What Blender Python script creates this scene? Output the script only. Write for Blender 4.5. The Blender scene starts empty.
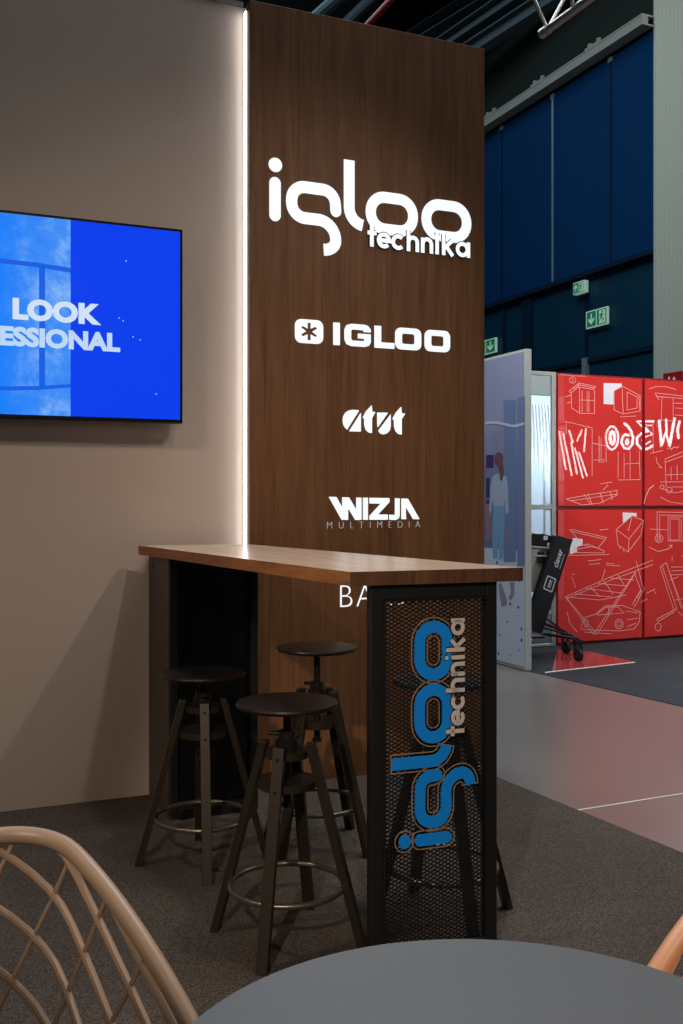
import bpy, math, random
from mathutils import Vector, Matrix
from mathutils.geometry import tessellate_polygon
R = random.Random(7)
PI = math.pi
sc = bpy.context.scene
COL = sc.collection

# ------------------------------------------------------------------ camera
F = 1000.0; CX = 341.5; CY = 501.0; EYE = 1.28
YAW = math.atan2(1000, 2650 - 341.5)
SN, CS = math.sin(YAW), math.cos(YAW)
cam = bpy.data.cameras.new('camera')
co = bpy.data.objects.new('camera', cam); COL.objects.link(co)
cam.sensor_fit = 'VERTICAL'; cam.sensor_height = 36.0; cam.sensor_width = 24.0
cam.lens = F / 1024 * 36.0
cam.shift_y = -(512 - CY) / 1024
cam.clip_start = 0.05; cam.clip_end = 200
co.location = (0, 0, EYE); co.rotation_euler = (PI / 2, 0, -YAW)
sc.camera = co

def ray(u, v):                       # direction of a photo pixel
    a = (u - CX) / F; b = -(v - CY) / F
    return Vector((SN + a * CS, CS - a * SN, b))
def atZ(u, v, z): r = ray(u, v); return Vector((0, 0, EYE)) + r * ((z - EYE) / r.z)
def atY(u, v, y): r = ray(u, v); return Vector((0, 0, EYE)) + r * (y / r.y)
def atX(u, v, x): r = ray(u, v); return Vector((0, 0, EYE)) + r * (x / r.x)

# ------------------------------------------------------------------ materials
def new_mat(name):
    m = bpy.data.materials.new(name); m.use_nodes = True
    nt = m.node_tree; b = nt.nodes['Principled BSDF']
    return m, nt, b
def srgb(r, g, b):
    f = lambda c: (c / 255 / 12.92) if c / 255 <= .04045 else ((c / 255 + .055) / 1.055) ** 2.4
    return (f(r), f(g), f(b), 1)
def plain(name, col, rough=.5, metal=0, spec=.5, noise=0.0, nscale=60, bump=0.0, bscale=200, coat=0):
    m, nt, b = new_mat(name)
    b.inputs['Roughness'].default_value = rough; b.inputs['Metallic'].default_value = metal
    b.inputs['Specular IOR Level'].default_value = spec
    b.inputs['Base Color'].default_value = col
    if coat: b.inputs['Coat Weight'].default_value = coat; b.inputs['Coat Roughness'].default_value = .03
    tc = nt.nodes.new('ShaderNodeTexCoord')
    if noise:
        n = nt.nodes.new('ShaderNodeTexNoise'); n.inputs['Scale'].default_value = nscale; n.inputs['Detail'].default_value = 4
        nt.links.new(tc.outputs['Object'], n.inputs['Vector'])
        mx = nt.nodes.new('ShaderNodeMix'); mx.data_type = 'RGBA'
        mx.inputs['A'].default_value = tuple(c * (1 - noise) for c in col[:3]) + (1,)
        mx.inputs['B'].default_value = tuple(min(1, c * (1 + noise)) for c in col[:3]) + (1,)
        nt.links.new(n.outputs['Fac'], mx.inputs['Factor']); nt.links.new(mx.outputs['Result'], b.inputs['Base Color'])
    if bump:
        n2 = nt.nodes.new('ShaderNodeTexNoise'); n2.inputs['Scale'].default_value = bscale; n2.inputs['Detail'].default_value = 2
        nt.links.new(tc.outputs['Object'], n2.inputs['Vector'])
        bp = nt.nodes.new('ShaderNodeBump'); bp.inputs['Strength'].default_value = bump; bp.inputs['Distance'].default_value = .004
        nt.links.new(n2.outputs['Fac'], bp.inputs['Height']); nt.links.new(bp.outputs['Normal'], b.inputs['Normal'])
    return m
def emit(name, col, strength, base=(.8,.8,.8,1)):
    m, nt, b = new_mat(name)
    b.inputs['Base Color'].default_value = base
    b.inputs['Emission Color'].default_value = col; b.inputs['Emission Strength'].default_value = strength
    return m
def wood(name, dark, mid, light, axis, rough=.45, scale=1.0, spec=.4):
    """procedural oak veneer; grain runs along axis 0/1/2"""
    m, nt, b = new_mat(name); N = nt.nodes.new; L = nt.links.new
    tc = N('ShaderNodeTexCoord'); mp = N('ShaderNodeMapping')
    s = [38 * scale] * 3; s[axis] = 1.6 * scale
    mp.inputs['Scale'].default_value = s; L(tc.outputs['Object'], mp.inputs['Vector'])
    n1 = N('ShaderNodeTexNoise'); n1.inputs['Scale'].default_value = 1.0; n1.inputs['Detail'].default_value = 5; n1.inputs['Roughness'].default_value = .65; n1.inputs['Distortion'].default_value = 1.3
    L(mp.outputs['Vector'], n1.inputs['Vector'])
    mp2 = N('ShaderNodeMapping'); s2 = [7 * scale] * 3; s2[axis] = .7 * scale; mp2.inputs['Scale'].default_value = s2; L(tc.outputs['Object'], mp2.inputs['Vector'])
    n2 = N('ShaderNodeTexNoise'); n2.inputs['Scale'].default_value = 1.0; n2.inputs['Detail'].default_value = 3; n2.inputs['Distortion'].default_value = 2.2
    L(mp2.outputs['Vector'], n2.inputs['Vector'])
    mp3 = N('ShaderNodeMapping'); s3 = [220 * scale] * 3; s3[axis] = 6 * scale; mp3.inputs['Scale'].default_value = s3; L(tc.outputs['Object'], mp3.inputs['Vector'])
    n3 = N('ShaderNodeTexNoise'); n3.inputs['Scale'].default_value = 1.0; n3.inputs['Detail'].default_value = 2; L(mp3.outputs['Vector'], n3.inputs['Vector'])
    ma = N('ShaderNodeMath'); ma.operation = 'MULTIPLY_ADD'; ma.inputs[1].default_value = .45; L(n1.outputs['Fac'], ma.inputs[0])
    mb = N('ShaderNodeMath'); mb.operation = 'MULTIPLY'; mb.inputs[1].default_value = .3; L(n2.outputs['Fac'], mb.inputs[0]); L(mb.outputs[0], ma.inputs[2])
    mc = N('ShaderNodeMath'); mc.operation = 'MULTIPLY_ADD'; mc.inputs[1].default_value = .25; L(n3.outputs['Fac'], mc.inputs[0]); L(ma.outputs[0], mc.inputs[2])
    rp = N('ShaderNodeValToRGB'); e = rp.color_ramp.elements
    e[0].position = .33; e[0].color = dark; e[1].position = .67; e[1].color = light
    k = e.new(.49); k.color = mid
    L(mc.outputs[0], rp.inputs['Fac']); L(rp.outputs['Color'], b.inputs['Base Color'])
    b.inputs['Roughness'].default_value = rough; b.inputs['Specular IOR Level'].default_value = spec
    bp = N('ShaderNodeBump'); bp.inputs['Strength'].default_value = .12; bp.inputs['Distance'].default_value = .002
    L(mc.outputs[0], bp.inputs['Height']); L(bp.outputs['Normal'], b.inputs['Normal'])
    return m
def speckle(name, c1, c2, scale, rough, bump=.6, extra=None):
    """needle-felt carpet"""
    m, nt, b = new_mat(name); N = nt.nodes.new; L = nt.links.new
    tc = N('ShaderNodeTexCoord')
    n = N('ShaderNodeTexNoise'); n.inputs['Scale'].default_value = scale; n.inputs['Detail'].default_value = 3; n.inputs['Roughness'].default_value = .7
    L(tc.outputs['Object'], n.inputs['Vector'])
    n2 = N('ShaderNodeTexNoise'); n2.inputs['Scale'].default_value = 2.2; n2.inputs['Detail'].default_value = 4; L(tc.outputs['Object'], n2.inputs['Vector'])
    rp = N('ShaderNodeValToRGB'); rp.color_ramp.elements[0].position = .38; rp.color_ramp.elements[1].position = .64
    rp.color_ramp.elements[0].color = c1; rp.color_ramp.elements[1].color = c2
    L(n.outputs['Fac'], rp.inputs['Fac'])
    mx = N('ShaderNodeMix'); mx.data_type = 'RGBA'; mx.blend_type = 'MULTIPLY'; mx.inputs['Factor'].default_value = .5
    L(rp.outputs['Color'], mx.inputs['A'])
    r2 = N('ShaderNodeValToRGB'); r2.color_ramp.elements[0].position = .3; r2.color_ramp.elements[1].position = .7
    r2.color_ramp.elements[0].color = (.6, .6, .6, 1); r2.color_ramp.elements[1].color = (1, 1, 1, 1)
    L(n2.outputs['Fac'], r2.inputs['Fac']); L(r2.outputs['Color'], mx.inputs['B'])
    L(mx.outputs['Result'], b.inputs['Base Color'])
    b.inputs['Roughness'].default_value = rough; b.inputs['Specular IOR Level'].default_value = .2
    bp = N('ShaderNodeBump'); bp.inputs['Strength'].default_value = bump; bp.inputs['Distance'].default_value = .003
    L(n.outputs['Fac'], bp.inputs['Height']); L(bp.outputs['Normal'], b.inputs['Normal'])
    return m

M = {}
M['wall'] = plain('beige_wall_fabric', srgb(196, 178, 165), .85, spec=.2, noise=.05, nscale=90, bump=.15, bscale=350)
M['walltop'] = plain('wall_coping', srgb(120, 112, 106), .6)
M['panelwood'] = wood('dark_oak_panel', srgb(90, 58, 35), srgb(119, 80, 51), srgb(140, 98, 66), 2, rough=.55, scale=.8, spec=.22)
M['topwood'] = wood('oak_worktop_sheen', srgb(172, 144, 120), srgb(196, 170, 148), srgb(208, 184, 162), 1, rough=.22, spec=.7)  # pale sheen of the lit top put into the oak colour
M['edgewood'] = wood('oak_worktop_edge_lit', srgb(104, 62, 32), srgb(150, 96, 54), srgb(182, 122, 74), 1, rough=.5)  # warm light on the long edge put into the colour
M['endwood'] = wood('oak_worktop_end_shaded', srgb(62, 38, 24), srgb(90, 56, 35), srgb(116, 76, 48), 2, rough=.5)  # shaded copy of the edge oak for the less lit end
M['led'] = emit('led_strip', (.93, .97, 1, 1), 6.0)
M['signlit'] = emit('sign_white_light', (.90, .96, 1, 1), 1.0, (.2,.2,.2,1))
M['signthin'] = emit('sign_dim_light', (.9, .92, .95, 1), .40, (.3,.3,.3,1))
M['signedge'] = plain('sign_dark_edge', srgb(40, 30, 24), .6)
M['black'] = plain('black_powder_coat', srgb(20, 20, 21), .45, noise=.1)
M['blackgloss'] = plain('black_laminate', srgb(13, 14, 16), .22)
M['olive'] = plain('dark_bronze_sheet', srgb(74, 64, 54), .5, noise=.06)
M['stoolmetal'] = plain('stool_black_steel', srgb(44, 38, 33), .36, metal=.5, spec=.5, noise=.12, nscale=30)
M['stoolleg'] = plain('stool_lacquered_leg', srgb(50, 42, 31), .4, metal=.4, noise=.12, nscale=30)
M['steel'] = plain('worn_steel', srgb(120, 112, 100), .35, metal=.8)
M['blue'] = plain('blue_letter', srgb(0, 138, 236), .5)
M['greyletter'] = plain('grey_letter', srgb(206, 196, 188), .6)
M['contour'] = plain('letter_contour', srgb(150, 122, 98), .6)
M['greytop'] = plain('graphite_tabletop', srgb(80, 84, 88), .45, spec=.5, noise=.3, nscale=420)
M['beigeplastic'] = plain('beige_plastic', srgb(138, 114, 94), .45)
M['litplastic'] = plain('beige_plastic_lit', srgb(240, 168, 122), .45)  # lit copy of the beige plastic, warm light put into its colour
M['chairleg'] = plain('pale_beech', srgb(176, 134, 96), .5, noise=.1)
M['carpet'] = speckle('brown_grey_carpet', srgb(42, 37, 33), srgb(104, 94, 85), 230, .95)
M['carpetfar'] = speckle('dark_grey_carpet', srgb(36, 40, 44), srgb(60, 64, 69), 160, .9)
M['walkway'] = plain('grey_hall_floor', srgb(102, 96, 91), .28, spec=.8, noise=.07, nscale=25, bump=.05, bscale=120)
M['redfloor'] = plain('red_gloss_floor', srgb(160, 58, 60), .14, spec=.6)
M['whiteline'] = plain('white_floor_tape', srgb(225, 220, 214), .6)
M['red'] = plain('red_acrylic', srgb(210, 56, 52), .016, spec=.6)
M['redframe'] = plain('red_frame', srgb(120, 18, 22), .35)
M['sketch'] = plain('pale_sketch_line', srgb(238, 170, 168), .6)
M['sketchfill'] = plain('pale_print', srgb(228, 226, 230), .5)
M['silver'] = plain('brushed_aluminium', srgb(182, 182, 178), .5, metal=.85)
M['mirror'] = plain('mirror_glass', srgb(232, 240, 244), .02, metal=1.0)
M['standedge'] = plain('pale_grey_stand_edge', srgb(186, 190, 184), .6)
M['navyhi'] = plain('navy_wall_panel', srgb(0, 44, 84), .8, spec=.05, noise=.06, nscale=3)
M['navylo'] = plain('dark_navy_wall', srgb(8, 46, 66), .4, spec=.2, noise=.1, nscale=2)
M['navyseam'] = plain('navy_seam', srgb(4, 26, 48), .7, spec=.1)
M['paleseam'] = plain('pale_seam', srgb(96, 116, 126), .4)
M['darkwall'] = plain('dark_upper_wall', srgb(28, 36, 34), .9, spec=.1, noise=.1, nscale=2)
M['railgrey'] = plain('grey_steel_beam', srgb(128, 134, 128), .7, spec=.2, noise=.08)
M['beam'] = plain('ceiling_steel', srgb(76, 94, 100), .8, spec=.1, noise=.1)
M['beamred'] = plain('red_pipe', srgb(150, 24, 30), .4)
M['ceiling'] = plain('ceiling_dark', srgb(60, 72, 76), .9)
M['column'] = plain('pale_ribbed_cladding', srgb(150, 160, 152), .6)
M['green'] = emit('exit_sign_green', srgb(0, 96, 64), .45, srgb(0,110,74))
M['exitwhite'] = emit('exit_sign_white', srgb(176, 220, 198), .30, srgb(150,176,162))
M['firered'] = plain('fire_sign_red', srgb(150, 22, 28), .4)
M['case'] = plain('black_case_vinyl', srgb(18, 18, 20), .5)
M['caseprint'] = plain('case_white_print', srgb(225, 225, 225), .6)
M['rubber'] = plain('black_rubber', srgb(16, 16, 17), .7)
M['canvas'] = plain('grey_beige_canvas', srgb(150, 142, 134), .8, noise=.15)
M['neon'] = emit('neon_white', (.95, .95, 1, 1), 16.0)
M['tube'] = emit('glow_strip', (1, .96, .92, 1), 14.0)  # made to glow in place of lit white tinsel
M['screen'] = None

# ------------------------------------------------------------------ mesh building
class MB:
    def __init__(s): s.v = []; s.f = []
    def add(s, vs, fs):
        o = len(s.v); s.v += [tuple(v) for v in vs]; s.f += [tuple(i + o for i in f) for f in fs]
    def box(s, lo, hi):
        (a, b, c), (d, e, g) = lo, hi
        s.add([(a,b,c),(d,b,c),(d,e,c),(a,e,c),(a,b,g),(d,b,g),(d,e,g),(a,e,g)],
              [(0,3,2,1),(4,5,6,7),(0,1,5,4),(1,2,6,5),(2,3,7,6),(3,0,4,7)])
        return s
    def prism(s, base, z0, z1):                      # vertical prism over a plan polygon (ccw)
        n = len(base)
        s.add([(p[0],p[1],z0) for p in base] + [(p[0],p[1],z1) for p in base],
              [tuple(range(n-1,-1,-1)), tuple(range(n,2*n))] + [(i,(i+1)%n,n+(i+1)%n,n+i) for i in range(n)])
        return s
    def bar(s, p, q, w, h, up=(0,0,1)):              # rectangular bar from p to q
        p = Vector(p); q = Vector(q); t = (q-p).normalized(); u = Vector(up)
        if abs(t.dot(u)) > .98: u = Vector((0,1,0))
        x = t.cross(u).normalized(); y = x.cross(t).normalized()
        c = [x*(a*w/2)+y*(b*h/2) for a,b in ((-1,-1),(1,-1),(1,1),(-1,1))]
        s.add([p+k for k in c]+[q+k for k in c], [(0,1,2,3)[::-1],(4,5,6,7)]+[(i,(i+1)%4,4+(i+1)%4,4+i) for i in range(4)])
        return s
    def tube(s, path, r, n=8, closed=False):
        P = [Vector(p) for p in path]; m = len(P); rs = r if isinstance(r,(list,tuple)) else [r]*m
        rings = []; prev = None
        for i in range(m):
            t = (P[(i+1)%m]-P[i-1]) if closed else (P[min(i+1,m-1)]-P[max(i-1,0)])
            t.normalize()
            if prev is None:
                a = Vector((0,0,1)) if abs(t.z) < .9 else Vector((1,0,0)); x = t.cross(a).normalized()
            else: x = (prev - t*prev.dot(t)).normalized()
            prev = x; y = t.cross(x)
            rings.append([P[i]+(x*math.cos(2*PI*k/n)+y*math.sin(2*PI*k/n))*rs[i] for k in range(n)])
        vs = [v for g in rings for v in g]; fs = []
        for i in range(m if closed else m-1):
            j = (i+1)%m
            for k in range(n): fs.append((i*n+k, i*n+(k+1)%n, j*n+(k+1)%n, j*n+k))
        if not closed: fs += [tuple(range(n-1,-1,-1)), tuple((m-1)*n+k for k in range(n))]
        s.add(vs, fs); return s
    def lathe(s, prof, c=(0,0,0), n=48):             # profile [(r,z)...] bottom to top
        vs = []; fs = []
        for r, z in prof:
            for k in range(n): vs.append((c[0]+r*math.cos(2*PI*k/n), c[1]+r*math.sin(2*PI*k/n), c[2]+z))
        for i in range(len(prof)-1):
            for k in range(n): fs.append((i*n+k, i*n+(k+1)%n, (i+1)*n+(k+1)%n, (i+1)*n+k))
        fs.append(tuple(range(n-1,-1,-1))); fs.append(tuple((len(prof)-1)*n+k for k in range(n)))
        s.add(vs, fs); return s
    # --- flat shapes on a plane map P(a,b,h)
    def poly(s, P, outer, h0, h1, holes=()):
        loops = [list(outer)]+[list(h) for h in holes]
        flat = [p for l in loops for p in l]
        tr = tessellate_polygon([[Vector((p[0],p[1],0)) for p in l] for l in loops])
        n = len(flat)
        vs = [P(a,b,h1) for a,b in flat]+[P(a,b,h0) for a,b in flat]
        fs = []
        for t in tr:
            (x0,y0),(x1,y1),(x2,y2) = (flat[i] for i in t)
            t = tuple(t) if (x1-x0)*(y2-y0)-(x2-x0)*(y1-y0) > 0 else tuple(reversed(t))
            fs += [t, tuple(i+n for i in reversed(t))]
        o = 0
        for l in loops:
            k = len(l)
            for i in range(k): fs.append((o+i, o+(i+1)%k, n+o+(i+1)%k, n+o+i))
            o += k
        s.add(vs, fs); return s
    def stroke(s, P, pts, w, h0, h1, closed=False, caps=('butt','butt')):
        S = sections(pts, w, closed, caps); m = len(S); vs = []; fs = []
        for (l, r) in S: vs += [P(l[0],l[1],h1), P(r[0],r[1],h1), P(l[0],l[1],h0), P(r[0],r[1],h0)]
        for i in range(m if closed else m-1):
            a = 4*i; b = 4*((i+1)%m)
            fs += [(a+1,b+1,b,a),(a+2,b+2,b+3,a+3),(a,b,b+2,a+2),(a+3,b+3,b+1,a+1)]
        if not closed: fs += [(0,2,3,1),(4*m-4,4*m-3,4*m-1,4*m-2)]
        s.add(vs, fs); return s
    def build(s, name, mat, parent=None, smooth=False, bevel=0):
        me = bpy.data.meshes.new(name)
        off = Vector(parent['_o']) if parent is not None and '_o' in parent else Vector((0,0,0))
        me.from_pydata([tuple(Vector(v)-off) for v in s.v], [], s.f); me.validate(); me.update()
        mats = mat if isinstance(mat,(list,tuple)) else [mat]
        for k in mats: me.materials.append(k)
        o = bpy.data.objects.new(name, me); COL.objects.link(o)
        if smooth:
            for p in me.polygons: p.use_smooth = True
            try: me.set_sharp_from_angle(angle=math.radians(40))
            except Exception: pass
        if parent is not None: o.parent = parent
        if parent is not None and '_o' in parent: o['_o'] = parent['_o']
        if bevel:
            b = o.modifiers.new('bevel','BEVEL'); b.width = bevel; b.segments = 2; b.limit_method = 'ANGLE'
        return o
def sections(pts, w, closed=False, caps=('butt','butt')):
    P = []
    for p in pts:
        q = Vector((p[0],p[1]))
        if not P or (q-P[-1]).length > 1e-4: P.append(q)
    if closed and (P[0]-P[-1]).length < 1e-4: P.pop()
    m = len(P); out = []
    nrm = lambda a,b: Vector((-(b-a).y,(b-a).x)).normalized()
    for i in range(m):
        if closed: n0 = nrm(P[i-1],P[i]); n1 = nrm(P[i],P[(i+1)%m])
        else:
            n1 = nrm(P[i],P[i+1]) if i < m-1 else nrm(P[i-1],P[i]); n0 = nrm(P[i-1],P[i]) if i else n1
        b = (n0+n1)
        b = b.normalized() if b.length > 1e-6 else n0
        k = min(2.0, 1/max(.3,b.dot(n1)))
        out.append((P[i]+b*(w/2*k), P[i]-b*(w/2*k)))
    if not closed:
        def cap(i, j):
            t = (P[i]-P[j]).normalized(); n = Vector((-t.y,t.x)); r = []
            for a in (20,40,60,75,86): r.append((P[i]+t*(w/2*math.sin(math.radians(a))), n*(w/2*math.cos(math.radians(a)))))
            return r
        if caps[0] == 'round': out = [(c-n,c+n) for c,n in cap(0,1)][::-1]+out
        if caps[1] == 'round': out = out+[(c+n,c-n) for c,n in cap(m-1,m-2)]
    return out
def outline(pts, w, caps):
    S = sections(pts, w, False, caps); return [l for l,r in S]+[r for l,r in reversed(S)]
def arc(cx, cy, r, a0, a1, n=10, ry=None):
    ry = r if ry is None else ry
    return [(cx+r*math.cos(math.radians(a0+(a1-a0)*i/n)), cy+ry*math.sin(math.radians(a0+(a1-a0)*i/n))) for i in range(n+1)]
def rrect(x0, y0, x1, y1, r, n=6):
    return arc(x1-r,y0+r,r,-90,0,n)+arc(x1-r,y1-r,r,0,90,n)+arc(x0+r,y1-r,r,90,180,n)+arc(x0+r,y0+r,r,180,270,n)
def yplane(y):                                        # faces the camera side (-Y)
    return lambda a,b,h: (a, y-h, b)
def thing(name, label, cat, loc, rot=0, group=None, local=False):
    o = bpy.data.objects.new(name, None); COL.objects.link(o); o.empty_display_size = .1
    o.location = loc; o.rotation_euler = (0,0,rot)
    o['label'] = label; o['category'] = cat
    if group: o['group'] = group
    if not local: o['_o'] = tuple(loc)
    return o
def tag(o, label, cat, group=None):
    o['label'] = label; o['category'] = cat
    if group: o['group'] = group
    return o
def struct(o): o['kind'] = 'structure'; return o
def lab(o, t): o['label'] = t; return o
def copy_tree(o, parent=None):
    c = o.copy(); COL.objects.link(c)
    if parent is not None: c.parent = parent
    for ch in list(o.children): copy_tree(ch, c)
    return c
def text_polys(txt, bold=0.0, spacing=1.0):
    cu = bpy.data.curves.new('t','FONT'); cu.body = txt; cu.size = 1; cu.offset = bold; cu.space_character = spacing; cu.resolution_u = 4
    o = bpy.data.objects.new('t', cu); COL.objects.link(o)
    dg = bpy.context.evaluated_depsgraph_get(); me = bpy.data.meshes.new_from_object(o.evaluated_get(dg))
    vs = [(v.co.x,v.co.y) for v in me.vertices]; fs = [tuple(p.vertices) for p in me.polygons]
    bpy.data.objects.remove(o); bpy.data.curves.remove(cu); bpy.data.meshes.remove(me)
    return vs, fs
def split(mb):
    """one MB per letter: connected pieces, pieces stacked over each other kept together"""
    par = list(range(len(mb.v)))
    def find(i):
        while par[i] != i: par[i] = par[par[i]]; i = par[i]
        return i
    for f in mb.f:
        for i in f[1:]: par[find(i)] = find(f[0])
    comp = {}
    for f in mb.f: comp.setdefault(find(f[0]), []).append(f)
    out = []
    for fs in comp.values():
        ids = sorted({i for f in fs for i in f}); mp = {i:k for k,i in enumerate(ids)}
        q = MB(); q.v = [mb.v[i] for i in ids]; q.f = [tuple(mp[i] for i in f) for f in fs]; out.append(q)
    out.sort(key=lambda q: min(v[0] for v in q.v))
    return out
def letters(mbs, word, mat, parent, label, name='letter'):
    res = []
    for i,q in enumerate(mbs):
        o = q.build(name, mat, parent)
        lab(o, label % word[i] if '%' in label and i < len(word) else label.replace(' %s','')); res.append(o)
    return res
def text(mb, P, txt, rect, h0, h1, bold=0.0, spacing=1.0):
    """lettering fitted to rect (a0,b0,a1,b1) of a plane map, with thickness"""
    vs, fs = text_polys(txt, bold, spacing)
    xs = [v[0] for v in vs]; ys = [v[1] for v in vs]; a0,b0,a1,b1 = rect
    f = lambda v: (a0+(v[0]-min(xs))/(max(xs)-min(xs))*(a1-a0), b0+(v[1]-min(ys))/(max(ys)-min(ys))*(b1-b0))
    q = [f(v) for v in vs]; n = len(q)
    cnt = {}
    for p in fs:
        for i in range(len(p)):
            e = (p[i],p[(i+1)%len(p)]); cnt[e] = 1
    side = [(a,b,b+n,a+n) for (a,b) in cnt if (b,a) not in cnt]
    mb.add([P(a,b,h1) for a,b in q]+[P(a,b,h0) for a,b in q], [tuple(p) for p in fs]+[tuple(i+n for i in reversed(p)) for p in fs]+side)
    return mb

# ------------------------------------------------------------------ setting
YW = 4.316           # face of the beige wall
YP = 4.230           # face of the wooden sign panel
PX0, PX1, PTOP = 1.390, 2.598, 3.503
mb = MB().box((-14,-6,-.12),(16,26,0)); struct(mb.build('floor', M['walkway']))
cedge = 2.555
mb = MB().prism([(-4.5,-3.0),(3.0,-3.0),(2.78,0),(2.495,3.95),(2.44,4.72),(-4.5,4.72)], .0005, .006); struct(mb.build('floor_booth', M['carpet']))
mb = MB().prism([(4.28,6.30),(4.78,1.0),(12,1.0),(12,9.0),(4.28,9.0)], .0005, .004); struct(mb.build('floor_far', M['carpetfar']))
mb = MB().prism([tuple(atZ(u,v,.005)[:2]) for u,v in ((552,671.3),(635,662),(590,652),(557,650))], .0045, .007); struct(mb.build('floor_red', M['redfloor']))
mb = MB().prism([tuple(atZ(u,v,.005)[:2]) for u,v in ((545,673),(635,662.6),(635,662.1),(545,672.3))], .0045, .0075); struct(mb.build('trim_1', M['whiteline']))
mb = MB().prism([(2.536,3.403),(4.6,3.438),(4.6,3.445),(2.536,3.410)], .0003, .0028); struct(mb.build('trim_2', M['whiteline']))
# beige partition
mb = MB().box((-4.5,YW,.006),(1.412,YW+.10,3.505)); struct(mb.build('wall_back', M['wall']))
mb = MB().box((-4.5,YW-.006,3.507),(1.385,YW+.106,3.528)); struct(mb.build('trim_3', M['walltop']))
# hall wall
XB = 8.2
YK = 8.21/ray(654.2,300).x*ray(654.2,300).y
mb = MB().box((XB,YK+.002,4.30),(XB+.3,26,6.93)); struct(mb.build('wall_hall', M['navyhi']))
mb = MB().box((XB+.04,YK+.002,0),(XB+.3,26,4.30)); struct(mb.build('wall_hall_lower', M['navylo']))
mb = MB().box((XB+.02,YK+.002,6.93),(XB+.3,26,11)); struct(mb.build('wall_hall_upper', M['darkwall']))
mb = MB().box((-14,25.7,0),(XB,26,11)); struct(mb.build('wall_far', M['darkwall']))
mb = MB().box((-14.3,-6,0),(-14,26,11)); struct(mb.build('wall_left', M['darkwall']))
mb = MB().box((16,-6,0),(16.3,26,11)); struct(mb.build('wall_right', M['darkwall']))
mb = MB().box((-14.3,-6,10.6),(16,26,10.9)); struct(mb.build('ceiling', M['ceiling']))
# ledge between the two blues, joints, strips
mb = MB().box((XB-.05,YK+.01,4.24),(XB+.05,26,4.30)); struct(mb.build('trim_4', M['navyseam']))
k = 5
for (u,v) in ((502,150),(553,100),(611,65)):
    y = atX(u,v,XB)[1]; w = .018 if u == 553 else .006
    struct(MB().box((XB-.012,y-w,4.32),(XB+.01,y+w,6.90)).build('trim_%d'%k, M['paleseam'] if u == 553 else M['navyseam'])); k += 1
    struct(MB().box((XB-.02,y-.04,6.86),(XB-.001,y+.04,6.92)).build('trim_%d'%k, M['paleseam'])); k += 1
y = atX(584.5,330,XB)[1]
struct(MB().box((XB-.01,y-.05,.6),(XB+.05,y+.05,3.17)).build('trim_%d'%k, M['paleseam'])); k += 1
struct(MB().box((XB+.02,y-.03,3.17),(XB+.06,y+.03,4.24)).build('trim_%d'%k, M['navyseam'])); k += 1
struct(MB().box((XB+.01,YK+.002,3.10),(XB+.06,26,3.16)).build('trim_%d'%k, M['navyseam'])); k += 1
for u in (503,526):
    y = atX(u,340,XB)[1]
    struct(MB().box((XB+.0,y-(.02 if u==503 else .12),.4),(XB+.06,y+(.02 if u==503 else .12),4.24)).build('trim_%d'%k, M['navyseam'])); k += 1
# grey crane-rail beam
rail = thing('crane_rail', 'long grey steel beam running along the top of the blue hall wall', 'beam', (XB-.11,9,6.95))
m = MB(); m.box((XB-.17,YK+.004,6.97),(XB-.001,26,6.99)); m.box((XB-.165,YK+.004,6.99),(XB-.08,26,7.08)); m.box((XB-.17,YK+.004,7.08),(XB+.015,26,7.10)); m.build('beam_body', M['railgrey'], rail)
for (u,v) in ((497,117),(545,83),(601,45)):
    y = atX(u,v,XB)[1]
    m = MB().box((XB-.15,y-.14,7.10),(XB+.01,y+.14,7.14)); m.tube([(XB-.1,y-.09,7.14),(XB-.1,y-.09,7.19)],.035,8); m.tube([(XB-.1,y+.09,7.14),(XB-.1,y+.09,7.19)],.035,8); m.build('bracket', M['railgrey'], rail)
# ribbed column
m = MB(); y0 = YK-.03; r_ = ray(655.2,300); x0 = r_.x/r_.y*y0; x = x0; pts = []
while x < 11.6: pts += [(x,y0),(x+.040,y0),(x+.045,y0+.005),(x+.055,y0+.005)]; x += .06
m.prism(pts+[(x,y0),(x,YK+.30),(8.52,YK+.30),(8.52,YK),(x0,YK)], 0, 10.59)
tag(m.build('column', M['column']), 'tall pale grey ribbed column in front of the blue hall wall', 'column')

# ------------------------------------------------------------------ ceiling steel
def ceil_bar(nm, mat, p, q, z, r, label, ext=2.5, square=True, cat='beam', group=None):
    a = atZ(p[0],p[1],z); b = atZ(q[0],q[1],z); d = (b-a); a = a-d*ext; b = b+d*ext
    m = MB()
    if square: m.bar(a,b,r*2,.02); m.bar(a-Vector((0,0,.2)),b-Vector((0,0,.2)),r*2,.02); m.bar(a-Vector((0,0,.1)),b-Vector((0,0,.1)),.02,.18)
    else: m.tube([a,b],r,10)
    return tag(m.build(nm, mat), label, cat, group)
ceil_bar('ceiling_beam', M['beam'], (418,34), (473,0), 9.2, .22, 'wide grey-green steel beam under the dark ceiling, right of the red pipe', 1.2)
ceil_bar('ceiling_beam', M['beam'], (444,38.6), (496,3), 8.6, .11, 'slim steel beam under the dark ceiling, middle one above the wooden panel corner', 1.2)
ceil_bar('ceiling_beam', M['beam'], (468,45), (500,24), 8.2, .09, 'slim steel beam under the ceiling nearest the right top corner of the wooden panel', 2.2)
ceil_bar('ceiling_pipe', M['beamred'], (368.6,24), (391,0), 8.6, .05, 'red pipe running under the dark ceiling above the wooden panel', 2.5, False, 'pipe')
ceil_bar('ceiling_pipe', M['beam'], (322,12), (345,-8), 9.0, .10, 'grey pipe under the dark ceiling left of the red pipe', 2.0, False, 'pipe')
ceil_bar('ceiling_pipe', M['beam'], (349,20), (374,-4), 9.4, .09, 'grey pipe close beside the red pipe under the dark ceiling', 2.0, False, 'pipe')
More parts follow.
